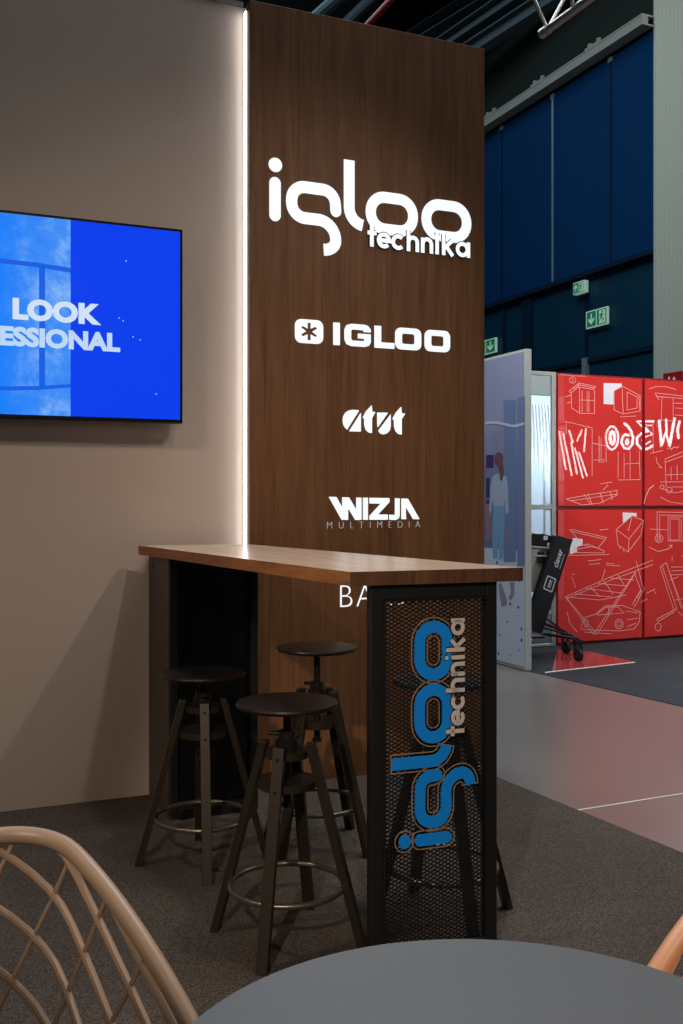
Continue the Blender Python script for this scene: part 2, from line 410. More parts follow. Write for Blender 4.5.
# exhibition truss
tx, ty, tz = ray(544.5,32)*6.24+Vector((0,0,EYE))
tr = thing('lighting_truss', 'silver triangular lighting truss hanging top right above the aisle', 'truss', (tx,ty,tz))
MB().tube([(tx,ty,tz),(tx,.2,tz)],.026,12).build('bottom_chord', M['silver'], tr, True)
for s in (-1,1): MB().tube([(tx+s*.15,ty,tz+.26),(tx+s*.15,.2,tz+.26)],.026,12).build('top_chord', M['silver'], tr, True)
MB().tube([(tx,ty+.03,tz),(tx,ty-.04,tz)],.031,12).build('end_coupler', M['silver'], tr, True)
for s in (-1,1):
    y = ty; i = 0
    while y > .4:
        MB().tube([(tx,y-.03,tz),(tx+s*.15,y-.25 if i%2 else y-.03,tz+.26)],.012,8).build('brace', M['silver'], tr, True)
        y -= .25; i += 1
MB().tube([(tx-.15,ty-.03,tz+.26),(tx+.15,ty-.03,tz+.26)],.012,8).build('brace', M['silver'], tr, True)

for y in (ty-.6,2.0):
    for sx_ in (-.15,.15): MB().tube([(tx+sx_,y,tz+.26),(tx+sx_,y,10.598)],.004,6).build('hanging_cable', M['black'], tr)

# ------------------------------------------------------------------ sign panel
sp = thing('sign_panel', 'tall dark oak panel carrying illuminated white logos and a glowing left edge', 'panel', (2.0,YP+.03,.006))
MB().box((PX0,YP,.007),(PX1,YP+.055,PTOP)).build('panel_board', M['panelwood'], sp, bevel=.002)
lab(MB().box((PX0-.005,YP+.046,.01),(PX0-.0005,YP+.072,PTOP-.03)).build('light_strip', M['led'], sp), 'glowing white light strip')
PL = yplane(YP-.001); LIT = (.0, .003)
STW = .0555
def igloo_paths():
    dot = arc(1.5085,2.7855,.0318,0,360,28)[:-1]
    i = ([(1.507,2.704),(1.507,2.560)], ('round','round'))
    g = ([(1.803,2.612),(1.801,2.640)]+arc(1.738,2.640,.063,0,90,8)+arc(1.650,2.640,.0635,90,180,8)+arc(1.650,2.6265,.0635,180,270,8)+[(1.700,2.563)]+arc(1.716,2.4765,.0865,88,0,10)+arc(1.743,2.4765,.0595,-8,-90,9,.0475), ('round','butt'))
    l = ([(1.870,2.856),(1.870,2.640)]+arc(1.950,2.640,.080,180,262,10), ('butt','butt'))
    o = lambda cx: rrect(cx-.111,2.631-.0745,cx+.111,2.631+.0745,.0725,8)
    return dot, [i,g,l], [o(2.091),o(2.3845)]
def technika_paths():
    B = 2.4725; X = .0265; T = 2.531; Ht = 2.5655; r = .0275
    L = []
    x = 1.984; L.append([[(x,Ht),(x,B-.006)]]); L[-1].append([(x-.022,T),(x+.024,T)])
    cx = 2.047; cy = (B+T)/2
    L.append([arc(cx,cy,r,-42,-360,22)+[(cx-r,cy)]])
    cx = 2.122; L.append([arc(cx,cy,r,-45,-315,20)])
    x = 2.176; L.append([[(x,Ht),(x,B-.008)],[(x,cy)]+arc(x+.0235,cy+.006,.0235,180,0,10)+[(x+.047,B-.008)]])
    x = 2.252; L.append([[(x,T+.006),(x,B-.008)],[(x,cy)]+arc(x+.0235,cy+.006,.0235,180,0,10)+[(x+.047,B-.008)]])
    x = 2.330; L.append([[(x,T+.006),(x,B-.008)],[(x,Ht-.010),(x,Ht+.004)]])
    x = 2.366; L.append([[(x,Ht),(x,B-.008)],[(x+.046,T+.006),(x+.004,cy-.002)],[(x+.014,cy+.006),(x+.050,B-.008)]])
    cx = 2.470; L.append([arc(cx,cy,r,0,360,22),[(cx+r+.006,T+.008),(cx+r+.006,B-.008)]])
    return L
dot, opens, rings = igloo_paths()
LS = []
for j,(p, cp) in enumerate(opens):
    m = MB(); m.stroke(PL, p, STW-.002, *LIT, caps=cp)
    if j == 0: m.poly(PL, dot, *LIT)
    LS.append(m)
for p in rings: m = MB(); m.stroke(PL, p, STW-.004, *LIT, closed=True); LS.append(m)
letters(LS, 'igloo', M['signlit'], sp, 'large glowing white letter %s')
m2 = MB(); LS = []
for let in technika_paths():
    m = MB()
    for p in let:
        m.stroke(PL, p, .0190, .0045, .006); m2.stroke(PL, p, .027, .0032, .0042)
    LS.append(m)
lab(m2.build('lettering_outline', M['signedge'], sp), 'dark outline of the small technika letters')
letters(LS, 'technika', M['signlit'], sp, 'small glowing white letter %s')
# IGLOO with snowflake badge
m = MB()
bx0,bx1,bz0,bz1 = 1.602,1.740,1.996,2.104
star = []; cxx,czz = 1.671,2.050
for kk in range(6):
    a = math.radians(90+60*kk); b = math.radians(90+60*kk+30)
    for da,rr in ((-7,.040),(7,.040)):
        star.append((cxx+rr*math.cos(a+math.radians(da*1.6))*1.05, czz+rr*math.sin(a+math.radians(da))))
    star.append((cxx+.015*math.cos(b), czz+.015*math.sin(b)))
m.poly(PL, rrect(bx0,bz0,bx1,bz1,.030), *LIT, holes=[star[::-1]])
lab(m.build('logo_badge', M['signlit'], sp), 'glowing rounded square badge with a six-armed star cut out')
LS = [MB() for _ in range(5)]; m = LS[0]; z0,z1 = 1.997,2.100
m.poly(PL, [(1.790,z0),(1.823,z0),(1.823,z1),(1.790,z1)], *LIT)
G = [(1.980,z1-.034),(1.980,z1-.020),(1.965,z1-.004),(1.945,z1),(1.880,z1),(1.856,z1-.008),(1.846,z1-.028),(1.846,z0+.028),(1.856,z0+.008),(1.880,z0),(1.950,z0),(1.970,z0+.006),(1.980,z0+.022),(1.980,z0+.060),(1.914,z0+.060),(1.914,z0+.038),(1.946,z0+.038),(1.946,z0+.026),(1.886,z0+.026),(1.880,z0+.032),(1.880,z1-.032),(1.886,z1-.026),(1.940,z1-.026),(1.946,z1-.034)]
LS[1].poly(PL, G[::-1], *LIT)
LS[2].poly(PL, [(1.999,z0),(2.103,z0),(2.103,z0+.027),(2.034,z0+.027),(2.034,z1),(1.999,z1)], *LIT)
for kk,ox in enumerate((2.107,2.264)): LS[3+kk].poly(PL, rrect(ox,z0,ox+.139,z1,.030), *LIT, holes=[rrect(ox+.036,z0+.027,ox+.103,z1-.027,.010)[::-1]])
letters(LS, 'IGLOO', M['signlit'], sp, 'wide glowing white capital %s')
# atut / WIZJA: outlines measured on the panel plane
def zp(x, y):
    p = atY(330+x/6.83, 400+y/6.83, YP); return (p.x,p.z)
def zpoly(m, pts, P=PL, h=LIT):
    q = [zp(*p) for p in pts]
    if sum(q[i][0]*q[(i+1)%len(q)][1]-q[(i+1)%len(q)][0]*q[i][1] for i in range(len(q))) < 0: q.reverse()
    m.poly(P, q, *h)
LS = []
for s in ([(115,203),(100,188),(88,165),(85,140),(89,112),(102,88),(124,73),(150,67),(176,68),(197,72)],
          [(209,88),(209,216),(129,214)],
          [(283,36),(287,80),(308,83),(285,125),(285,226),(262,222),(242,203),(233,172),(232,125),(221,122),(246,75)],
          [(321,86),(394,87),(324,188),(321,160)],
          [(413,98),(413,175),(408,205),(388,228),(361,236),(338,226),(328,210)],
          [(485,46),(488,90),(512,93),(488,132),(488,237),(465,232),(445,212),(436,180),(435,136),(424,131),(448,86)]): m = MB(); zpoly(m, s); LS.append(m)
letters(LS, 'aatuut', M['signlit'], sp, 'glowing white stroke of the letter %s')
LS = []
for s in ([(-10,661),(42,662),(82,734),(82,664),(128,665),(178,750),(178,666),(213,667),(213,818),(172,820),(122,738),(122,819),(78,818)],
          [(224,667),(257,667),(257,818),(224,818)],
          [(268,668),(403,670),(405,696),(326,782),(393,782),(393,818),(268,818),(268,792),(344,708),(268,707)],
          [(442,671),(474,672),(474,786),(468,808),(446,820),(403,818),(403,784),(442,784)],
          [(486,673),(530,674),(610,814),(566,814),(551,786),(538,766),(516,730),(516,786),(519,814),(486,814)]): m = MB(); zpoly(m, s); LS.append(m)
letters(LS, 'WIZJA', M['signlit'], sp, 'glowing white capital %s of the fourth logo')
m = MB(); text(m, PL, 'MULTIMEDIA', (1.760,1.154,2.240,1.184), .0, .002, -.028, 2.3)
letters(split(m), 'MULTIMEDIA', M['signthin'], sp, 'thin pale capital %s')
m = MB(); text(m, PL, 'BARS', (1.825,.790,2.166,.892), .0, .002, -.022, 1.15)
letters(split(m), 'BARS', M['signlit'], sp, 'glowing thin white capital %s under the bar top')

# ------------------------------------------------------------------ television
TVY = YW-.085
tv = thing('television', 'wall-mounted television showing a bright blue slide with white words', 'television', (.35,TVY,1.616))
a = atY(182.7,229.5,TVY); TX1, TZ1 = a.x, a.z; TZ0 = atY(182.7,423.6,TVY).z; TX0 = TX1-(TZ1-TZ0)*1.755
m = MB().box((TX0,TVY,TZ0),(TX1,TVY+.045,TZ1)); m.build('tv_body', M['blackgloss'], tv, bevel=.003)
MB().box((TX0+.3,TVY+.046,TZ0+.15),(TX1-.3,YW-.001,TZ1-.15)).build('wall_bracket', M['black'], tv)
def screen_mat():
    m, nt, b = new_mat('screen_picture'); N = nt.nodes.new; L = nt.links.new
    tc = N('ShaderNodeTexCoord'); sx = N('ShaderNodeSeparateXYZ'); L(tc.outputs['Object'], sx.inputs[0])
    split = atY(70.5,320,TVY).x-.35
    st = N('ShaderNodeMath'); st.operation = 'LESS_THAN'; st.inputs[1].default_value = split; L(sx.outputs['X'], st.inputs[0])
    n = N('ShaderNodeTexNoise'); n.inputs['Scale'].default_value = 5; n.inputs['Detail'].default_value = 9; n.inputs['Roughness'].default_value = .72; L(tc.outputs['Object'], n.inputs['Vector'])
    rp = N('ShaderNodeValToRGB'); e = rp.color_ramp.elements; e[0].position = .3; e[0].color = srgb(20,118,248); e[1].position = .70; e[1].color = srgb(150,194,250)
    k = e.new(.5); k.color = srgb(66,142,244)
    L(n.outputs['Fac'], rp.inputs['Fac'])
    # left side fades to saturated blue
    mr = N('ShaderNodeMapRange'); mr.inputs['From Min'].default_value = atY(-5,320,TVY).x-.35; mr.inputs['From Max'].default_value = atY(45,320,TVY).x-.35; L(sx.outputs['X'], mr.inputs['Value'])
    m1 = N('ShaderNodeMix'); m1.data_type = 'RGBA'; m1.inputs['A'].default_value = srgb(8,124,250); L(mr.outputs['Result'], m1.inputs['Factor']); L(rp.outputs['Color'], m1.inputs['B'])
    m2 = N('ShaderNodeMix'); m2.data_type = 'RGBA'; m2.inputs['A'].default_value = srgb(4,62,236); L(st.outputs[0], m2.inputs['Factor']); L(m1.outputs['Result'], m2.inputs['B'])
    b.inputs['Base Color'].default_value = (.004,.004,.004,1); b.inputs['Roughness'].default_value = .3; b.inputs['Specular IOR Level'].default_value = .15
    L(m2.outputs['Result'], b.inputs['Emission Color']); b.inputs['Emission Strength'].default_value = 1.0
    return m
scr = lab(MB().box((TX0+.012,TVY-.0015,TZ0+.016),(TX1-.012,TVY+.0005,TZ1-.012)).build('screen', screen_mat(), tv), 'glowing blue picture')
SP = yplane(TVY-.002)
def sq(u, v): p = atY(u,v,TVY); return (p.x,p.z)
m = MB()
for s in ([(-30,255),(39,263),(70.5,268),(70.5,273),(39,267.5),(-30,260)], [(39,266),(45,267),(45,387),(39,386.5)], [(-30,387),(39,386),(70.5,384),(70.5,387.5),(39,390),(-30,391)]):
    m.poly(SP, [sq(*p) for p in s][::-1], .0, .0012)
m.build('window_picture', emit('screen_window_blue', srgb(6,92,226), 1.0, (.004,.004,.004,1)), scr)
L0 = sq(12.5,321); L1 = sq(101,298)
m = MB(); text(m, SP, 'LOOK', (L0[0],sq(12.5,319.5)[1],L1[0],sq(12.5,297.5)[1]), .0014, .0026, .055, 1.02); letters(split(m), 'LOOK', emit('screen_white', srgb(206,224,246), 1.0, (.004,.004,.004,1)), scr, 'pale capital %s')
E0 = sq(-2,348); E1 = sq(120,350)
zz0 = sq(60,349)[1]; zz1 = sq(60,329.5)[1]
xr = E1[0]; wid = (E1[0]-sq(46,350)[0])
vs,_ = text_polys('ONAL',.03); wo = max(v[0] for v in vs)-min(v[0] for v in vs)
vs,_ = text_polys('PROFESSIONAL',.03); wp = max(v[0] for v in vs)-min(v[0] for v in vs)
m = MB(); text(m, SP, 'PROFESSIONAL', (xr-wid/wo*wp,zz0,xr,zz1), .0014, .0026, .05, 1.0); letters(split(m), 'PROFESSIONAL', emit('screen_white_b', srgb(188,214,244), 1.0, (.004,.004,.004,1)), scr, 'pale capital %s of the lower line')
spk = emit('screen_speck', srgb(120,180,255), 1.0, (.004,.004,.004,1))
for (u,v) in ((126,261),(156,394),(140,340),(119,318),(123,321),(133,337)): 
    c = sq(u,v); MB().poly(SP, arc(c[0],c[1],.0035,0,360,8)[:-1], .0, .0012).build('bright_speck', spk, scr)

# ------------------------------------------------------------------ bar table
T = 1.091
A,B,C,D = (atZ(u,v,T) for u,v in ((138.3,545.5),(350.2,572),(523.1,567.6),(247.5,544.05)))
bar = thing('bar_table', 'high oak-topped bar table with a black mesh end standing against the wall', 'bar table', (1.25,3.3,.006))
quad = [(A.x,A.y),(B.x,B.y),(C.x,C.y),(D.x,D.y)]
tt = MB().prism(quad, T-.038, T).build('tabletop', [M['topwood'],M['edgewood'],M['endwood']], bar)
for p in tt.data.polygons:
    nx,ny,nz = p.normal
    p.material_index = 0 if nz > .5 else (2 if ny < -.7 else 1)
# end frame with mesh
e = (C-B).normalized(); inn = Vector((-e.y,e.x,0))      # along the end / inward
ZT = T-.039
def onfront(u, v, off):                                  # pixel -> distance along the end at inset off
    q = B+inn*off; r = ray(u,v); n = inn
    t = (q-Vector((0,0,EYE))).dot(n)/r.dot(n); p = Vector((0,0,EYE))+r*t
    return (p-q).dot(e), p.z
OFF = .022
s0 = onfront(371,760,OFF)[0]; s1 = onfront(497,760,OFF)[0]; FD = .034
def EP(s, d, z): p = B+inn*(OFF+d)+e*s; return (p.x,p.y,z)
def ebox(m, sa, sb, da, db, za, zb):
    m.add([EP(sa,da,za),EP(sb,da,za),EP(sb,db,za),EP(sa,db,za),EP(sa,da,zb),EP(sb,da,zb),EP(sb,db,zb),EP(sa,db,zb)],
          [(0,3,2,1),(4,5,6,7),(0,1,5,4),(1,2,6,5),(2,3,7,6),(3,0,4,7)])
W = .036
sl = onfront(383.5,760,OFF)[0]; sr = onfront(487,760,OFF)[0]; zb_ = onfront(430,598.5,OFF)[1]
m = MB(); ebox(m, s0, sl, 0, FD, .0065, ZT); ebox(m, sr, s1, 0, FD, .0065, ZT); ebox(m, sl, sr, 0, .032, zb_, ZT); ebox(m, sl, sr, 0, .013, .0065, .05)
m.build('end_frame', M['black'], bar, bevel=.002)
m = MB(); ebox(m, sl-.001, sl+.006, -.002, .004, .05, zb_); ebox(m, sr-.006, sr+.001, -.002, .004, .05, zb_); ebox(m, sl, sr, -.002, .004, zb_-.006, zb_)
m.build('mesh_edge', M['black'], bar)
MPL = lambda a,b,h: EP(a, .014-h, b)
m = MB(); dx, dz = .0215, .0115; zl, zh = .05, zb_
sl_ = dz/dx
for sgn in (1,-1):
    span = (sr-sl)*sl_
    b0 = zl-span if sgn > 0 else zl
    z = b0
    while z < (zh if sgn > 0 else zh+span):
        # line z = z + sgn*sl_*(s-sl)
        a, b = sl, sr
        za, zb = z, z+sgn*sl_*(sr-sl)
        pts = []
        def clip(a, za, b, zb):
            t0, t1 = 0., 1.
            d = zb-za
            for lim, s_ in ((zl,1),(zh,-1)):
                if abs(d) < 1e-9: continue
                t = (lim-za)/d
                if (d > 0) == (s_ > 0): t0 = max(t0,t)
                else: t1 = min(t1,t)
            return t0,t1
        t0,t1 = clip(a,za,b,zb)
        if t1-t0 > .01:
            p = (a+(b-a)*t0, za+(zb-za)*t0); q = (a+(b-a)*t1, za+(zb-za)*t1)
            m.stroke(MPL, [p,q], .0038, -.001 if sgn > 0 else 0, .0005 if sgn > 0 else .0015)
        z += dz
mp_ = lab(m.build('mesh_panel', M['black'], bar), 'black diamond mesh')
# logo on the mesh, reading upwards
sd, zd = onfront(403.8,841.5,OFF)
SC = (onfront(430.8,617,OFF)[1]-zd)/(2.527-1.5085)*.987
SY = (onfront(463.2,625,OFF)[0]-onfront(391.4,766,OFF)[0])/(2.856-2.4645)*1.01
def LP(x, y, h): return EP(sd-(y-2.7865)*SY, -.002-h, zd+(x-1.5085)*SC)
mc = MB(); H_ = (0,.004); CW = .030; LS = []
mc.stroke(LP, arc(1.5085,2.7865,.049,0,360,28)[:-1], .005, 0, .002, closed=True)
for j,(p, cp) in enumerate(opens):
    m = MB(); m.stroke(LP, p, STW, *H_, caps=cp)
    if j == 0: m.poly(LP, dot, *H_)
    LS.append(m)
    mc.stroke(LP, outline(p, STW+CW, cp), .005, 0, .002, closed=True)
for p in rings:
    m = MB(); m.stroke(LP, p, STW, *H_, closed=True); LS.append(m)
    S = sections(p, STW+CW, True)
    mc.stroke(LP, [l for l,r in S], .005, 0, .002, closed=True); mc.stroke(LP, [r for l,r in S], .005, 0, .002, closed=True)
letters(LS, 'igloo', M['blue'], mp_, 'bright blue letter %s turned to read upwards')
lab(mc.build('logo_contour', M['contour'], mp_), 'thin tan contour around the blue letters')
m2 = MB(); LS = []
for let in technika_paths():
    m = MB()
    for p in let:
        p = [(x+.018,y) for x,y in p]
        m.stroke(LP, p, .019, .006, .008); m2.stroke(LP, p, .030, .0045, .0055)
    LS.append(m)
lab(m2.build('lettering_outline', M['signedge'], mp_), 'dark outline of the grey letters')
letters(LS, 'technika', M['greyletter'], mp_, 'pale grey letter %s turned to read upwards')
# cabinet support by the wall
bx0 = .960; by0 = 3.93; bx1 = atY(258,700,by0).x; by1 = YW-.004
if bx1 > PX0-.004: by1b = YP-.004
else: by1b = by1
cab = MB(); zc = T-.039
cab.box((bx0,by0+.02,.0065),(bx0+.018,by1,zc)); cab.box((bx0+.018,by0+.03,.0065),(bx1,YP-.006,zc))
cb = lab(cab.build('support_cabinet', M['blackgloss'], bar), 'black cabinet support')
lab(MB().box((bx0-.002,by0,.0065),(bx0-.0002,by1,zc)).build('side_panel', M['olive'], cb), 'brownish metal side')
m = MB(); m.box((bx0-.002,by0,.0065),(bx0+.03,by0+.019,zc)); m.box((bx1-.03,by0,.0065),(bx1,by0+.029,zc)); m.box((bx0+.03,by0+.006,zc-.04),(bx1-.03,by0+.029,zc)); m.box((bx0+.03,by0-.012,.0065),(bx1-.03,by0+.029,.05))
m.build('cabinet_frame', M['black'], cb, bevel=.002)
sc_ = atX(153.3,566,bx0)
MB().tube([(bx0-.0022,sc_.y,sc_.z),(bx0-.006,sc_.y,sc_.z)],.006,10).build('screw', M['silver'], cb)

# ------------------------------------------------------------------ bar stools
def make_stool(zseat, label):
    t = thing('bar_stool', label, 'stool', (0,0,0), 0, 'black bar stools around the bar table', local=True)
    MB().lathe([(.06,zseat-.020),(.138,zseat-.016),(.147,zseat-.012),(.1495,zseat-.006),(.147,zseat-.001),(.138,zseat),(.02,zseat-.002)]).build('seat', M['stoolmetal'], t, True)
    m = MB(); m.tube([(0,0,.40),(0,0,zseat-.019)],.0125,14); z = .405
    m.lathe([(.013,.39),(.018,.392),(.018,.402),(.013,.404)],n=16)
    m.build('spindle', M['stoolmetal'], t, True)
    m = MB(); m.lathe([(.03,.530),(.034,.532),(.034,.585),(.026,.590),(.026,.612),(.016,.615)],n=20); m.tube([(.0,.02,.602),(.0,.055,.602)],.007,8); m.build('clamp_collar', M['stoolmetal'], t, True)
    rt, rb, zt = .058, .214, .580
    rad = lambda z: rb+(rt-rb)*z/zt
    for zz,nm in ((.548,'upper_plate'),(.462,'lower_plate')):
        r = rad(zz)-.004; m = MB()
        m.lathe([(r-.008,zz-.011),(r,zz-.011),(r,zz+.011),(r-.008,zz+.011)],n=28)
        m.build(nm, M['stoolleg'], t, True)
    for k_ in range(4):
        a = PI/2*k_; ca, sa = math.cos(a), math.sin(a); m = MB()
        # flat bar, wide face outwards, cut level at the floor
        w = .0165; th = .012
        vs = []
        for (zz,r) in ((.0062,rad(.0062)),(zt,rt)):
            for (i,j) in ((-1,-1),(1,-1),(1,1),(-1,1)):
                rr = r+th*i+.012; ss = w*j
                vs.append((ca*rr-sa*ss, sa*rr+ca*ss, zz))
        m.add(vs, [(0,3,2,1),(4,5,6,7)]+[(i,(i+1)%4,4+(i+1)%4,4+i) for i in range(4)])
        lg = m.build('leg', M['stoolleg'], t, bevel=.0015)
        for zz in (.548,.462):
            rr = rad(zz)+.024
            MB().tube([(ca*(rr-.002),sa*(rr-.002),zz),(ca*(rr+.003),sa*(rr+.003),zz)],.0045,10).build('bolt', M['black'], lg, True)
    ring = [(.166*math.cos(2*PI*i/48),.166*math.sin(2*PI*i/48),.166) for i in range(48)]
    lab(MB().tube(ring,.0085,10,True).build('foot_ring', M['steel'], t, True), 'worn steel foot ring')
    return t
def at(u, d): l = (u-CX)/F*d; return (SN*d+CS*l, CS*d-SN*l, 0)
for zs, loc, deg, lb in ((.697,(1.012,2.733,0),52,'black bar stool in front of the bar table, nearest the round table'),
                         (.674,at(203,3.54),168,'black bar stool in front of the black cabinet, left end of the bar table'),
                         (.742,at(317,3.70),33,'black bar stool with raised seat behind the bar table, before the oak panel'),
                         (.735,(1.500,2.688,0),-5,'black bar stool seen through the mesh end of the bar table')):
    s = make_stool(zs, lb); s.location = loc; s.rotation_euler.z = math.radians(deg)

# ------------------------------------------------------------------ round table
tcx, tcy, tr_ = .495, .768, .3355
rt = thing('round_table', 'round graphite cafe table cut off by the bottom of the picture', 'table', (tcx,tcy,.006))
MB().lathe([(tr_-.006,.716),(tr_,.720),(tr_,.736),(tr_-.004,.740)],(tcx,tcy,0),128).build('tabletop', M['greytop'], rt, True)
MB().lathe([(.035,.026),(.03,.05),(.03,.70),(.10,.708),(.10,.7155)],(tcx,tcy,0),24).build('column', M['black'], rt, True)
MB().lathe([(.21,.0065),(.215,.012),(.2,.020),(.03,.028)],(tcx,tcy,0),48).build('base', M['black'], rt, True)

# ------------------------------------------------------------------ lattice chairs (local: +Y is the way the sitter faces)
def make_chair(label, mat):
    t = thing('lattice_chair', label, 'chair', (0,0,0), 0, 'plastic lattice chairs at the round table', local=True)
    hw, yb, rc = .255, -.245, .10
    # plan path of the rim: right arm front -> back -> left arm front
    path = [(hw,.20)]
    for i in range(9): path.append((hw, .20-(.20-(yb+rc))*(i+1)/9))
    path += arc(hw-rc,yb+rc,rc,0,-90,10)[1:]
    path += [(hw-rc-(2*(hw-rc))*(i+1)/8, yb) for i in range(8)]
    path += arc(-hw+rc,yb+rc,rc,-90,-180,10)[1:]
    path += [(-hw, yb+rc+(.20-(yb+rc))*(i+1)/9) for i in range(9)]
    cum = [0]
    for i in range(1,len(path)): cum.append(cum[-1]+math.dist(path[i],path[i-1]))
    tot = cum[-1]
    def plan(s):
        s = max(0,min(tot,s)); i = 0
        while i < len(cum)-2 and cum[i+1] < s: i += 1
        f = (s-cum[i])/(cum[i+1]-cum[i]); a,b = path[i],path[i+1]
        return (a[0]+(b[0]-a[0])*f, a[1]+(b[1]-a[1])*f)
    def zr(y):
        k_ = (y-yb)
        return .797-.10*k_-.95*k_*k_ if k_ < .4 else .797-.04-.152-.86*(k_-.4)
    def surf(s, v):                                       # v 0 seat edge .. 1 rim
        x,y = plan(s); z1 = max(.475,zr(y)); f = .80+.20*math.sin(v*PI/2)
        return Vector((x*f, y*f-.02*(1-v), .45+(z1-.45)*v))
    n = 90
    rim = [surf(tot*i/n,1.0) for i in range(n+1)]
    # oval rim
    MB().tube(rim,.0125,14).build('rim', mat, t, True)
    m = MB()
    def rib(q0, slope, r):
        x,y = plan(tot/2+q0); z = max(.475,zr(y)); pts = []; q = q0
        while z > .449 and abs(q) < tot/2:
            sy = plan(tot/2+q)[1]; zt = max(.475,zr(sy))
            if z > zt+.004: break
            pts.append(surf(tot/2+q, min(1,(z-.45)/(zt-.45)))); z -= .02; q += slope*.02
        if len(pts) > 2: m.tube(pts, r, 8)
    for sd in (1,-1):
        for i in range(-2,5): rib(sd*(.055+.105*i), sd*1.30, .0058)
        for i in range(0,7): rib(sd*(.03+.092*i), -sd*.46, .0036)
    m.build('back_lattice', mat, t, True)
    base = [surf(tot*i/n,0) for i in range(n+1)]
    poly = [(p.x,p.y) for p in base]+[(-.19,.235),(.19,.235)]
    MB().prism(poly[::-1], .436, .452).build('seat', mat, t, bevel=.004)
    for sx,sy in ((1,1),(-1,1),(1,-1),(-1,-1)):
        MB().tube([(sx*.15,sy*.13,.437),(sx*.215,sy*.20,.0075)],[.017,.011],12).build('leg', M['chairleg'], t, True)
    return t
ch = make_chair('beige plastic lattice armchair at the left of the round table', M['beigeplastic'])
f_ = Vector((.385,-.923)).normalized(); ch.location = (.0385,1.229,0); ch.rotation_euler.z = math.atan2(f_.y,f_.x)-PI/2
ch2 = make_chair('beige plastic lattice armchair in a warm lit tint at the right of the round table', M['litplastic'])
f_ = Vector((-.95,-.30)).normalized(); ch2.location = (.902,.708,0); ch2.rotation_euler.z = math.atan2(f_.y,f_.x)-PI/2

# ------------------------------------------------------------------ printed stand wall
XS = 4.25; YS0 = 6.337; ZS = 2.423
def poster_mat():
    m, nt, b = new_mat('printed_poster'); N = nt.nodes.new; L = nt.links.new
    tc = N('ShaderNodeTexCoord'); sx = N('ShaderNodeSeparateXYZ'); L(tc.outputs['Object'], sx.inputs[0])
    n = N('ShaderNodeTexNoise'); n.inputs['Scale'].default_value = 2.2; n.inputs['Detail'].default_value = 3
    mp = N('ShaderNodeMapping'); mp.inputs['Scale'].default_value = (1,1.5,.8); L(tc.outputs['Object'], mp.inputs['Vector']); L(mp.outputs['Vector'], n.inputs['Vector'])
    mr = N('ShaderNodeMapRange'); mr.inputs['From Min'].default_value = .3; mr.inputs['From Max'].default_value = 2.4; L(sx.outputs['Z'], mr.inputs['Value'])
    ad = N('ShaderNodeMath'); ad.operation = 'MULTIPLY_ADD'; ad.inputs[1].default_value = .45; L(n.outputs['Fac'], ad.inputs[0]); L(mr.outputs['Result'], ad.inputs[2])
    rp = N('ShaderNodeValToRGB'); e = rp.color_ramp.elements
    e[0].position = .25; e[0].color = srgb(142,154,186); e[1].position = 1.3 if False else 1.0; e[1].color = srgb(150,156,186)
    k_ = e.new(.55); k_.color = srgb(104,118,158); k_ = e.new(.8); k_.color = srgb(122,132,168)
    L(ad.outputs[0], rp.inputs['Fac'])
    v = N('ShaderNodeTexVoronoi'); v.inputs['Scale'].default_value = 11; L(tc.outputs['Object'], v.inputs['Vector'])
    vr = N('ShaderNodeValToRGB'); vr.color_ramp.elements[0].position = .12; vr.color_ramp.elements[0].color = srgb(76,64,92); vr.color_ramp.elements[1].position = .17; vr.color_ramp.elements[1].color = srgb(196,208,228)
    L(v.outputs['Distance'], vr.inputs['Fac'])
    st = N('ShaderNodeMath'); st.operation = 'LESS_THAN'; st.inputs[1].default_value = .90; L(sx.outputs['Z'], st.inputs[0])
    mx = N('ShaderNodeMix'); mx.data_type = 'RGBA'; L(st.outputs[0], mx.inputs['Factor']); L(rp.outputs['Color'], mx.inputs['A']); L(vr.outputs['Color'], mx.inputs['B'])
    L(mx.outputs['Result'], b.inputs['Base Color']); b.inputs['Roughness'].default_value = .12; b.inputs['Specular IOR Level'].default_value = .5
    return m
ps = thing('poster_stand', 'tall free-standing wall with a bluish print of a woman, across the aisle', 'display wall', (XS,7.6,.005))
MB().box((XS+.001,YS0+.002,.006),(XS+.055,9.4,ZS)).build('stand_core', M['standedge'], ps, bevel=.002)
prt = lab(MB().box((XS-.003,YS0+.02,.03),(XS+.0005,9.4,ZS-.02)).build('print', poster_mat(), ps), 'bluish violet printed picture')
XPm = lambda a,b,h: (XS-.0035-h, a, b)
def pp(u, v): p = atX(u,v,XS); return (p.y,p.z)
def pshape(m, pts, h=.0012):
    q = [pp(*p) for p in pts]; q.reverse() if sum(q[i][0]*q[(i+1)%len(q)][1]-q[(i+1)%len(q)][0]*q[i][1] for i in range(len(q))) > 0 else None
    m.poly(XPm, q, 0, h)
def pmat(n, c): return plain(n, c, .15)
m = MB(); pshape(m, [(504,400),(516.5,400),(516.5,562),(504,562)], .0004); pshape(m, [(517.5,398),(525,396),(525,566),(517.5,566)], .0004); m.build('printed_columns', pmat('print_blue_column', srgb(116,134,174)), prt)
m = MB(); pshape(m, [(486.5,455),(494,455),(494,468),(486.5,468)], .0004); pshape(m, [(486.5,478),(490,478),(490,498),(486.5,498)], .0004); pshape(m, [(486.5,500),(491,500),(491,510),(486.5,510)],.0004); m.build('printed_furniture', pmat('print_dark', srgb(74,62,104)), prt)
m = MB(); pshape(m, [(486.5,504),(491,504),(491,540),(486.5,540)], .0008); pshape(m, [(505.5,530),(508,532),(508,542),(505,541)], .0008); m.build('printed_warm', pmat('print_warm', srgb(150,120,132)), prt)
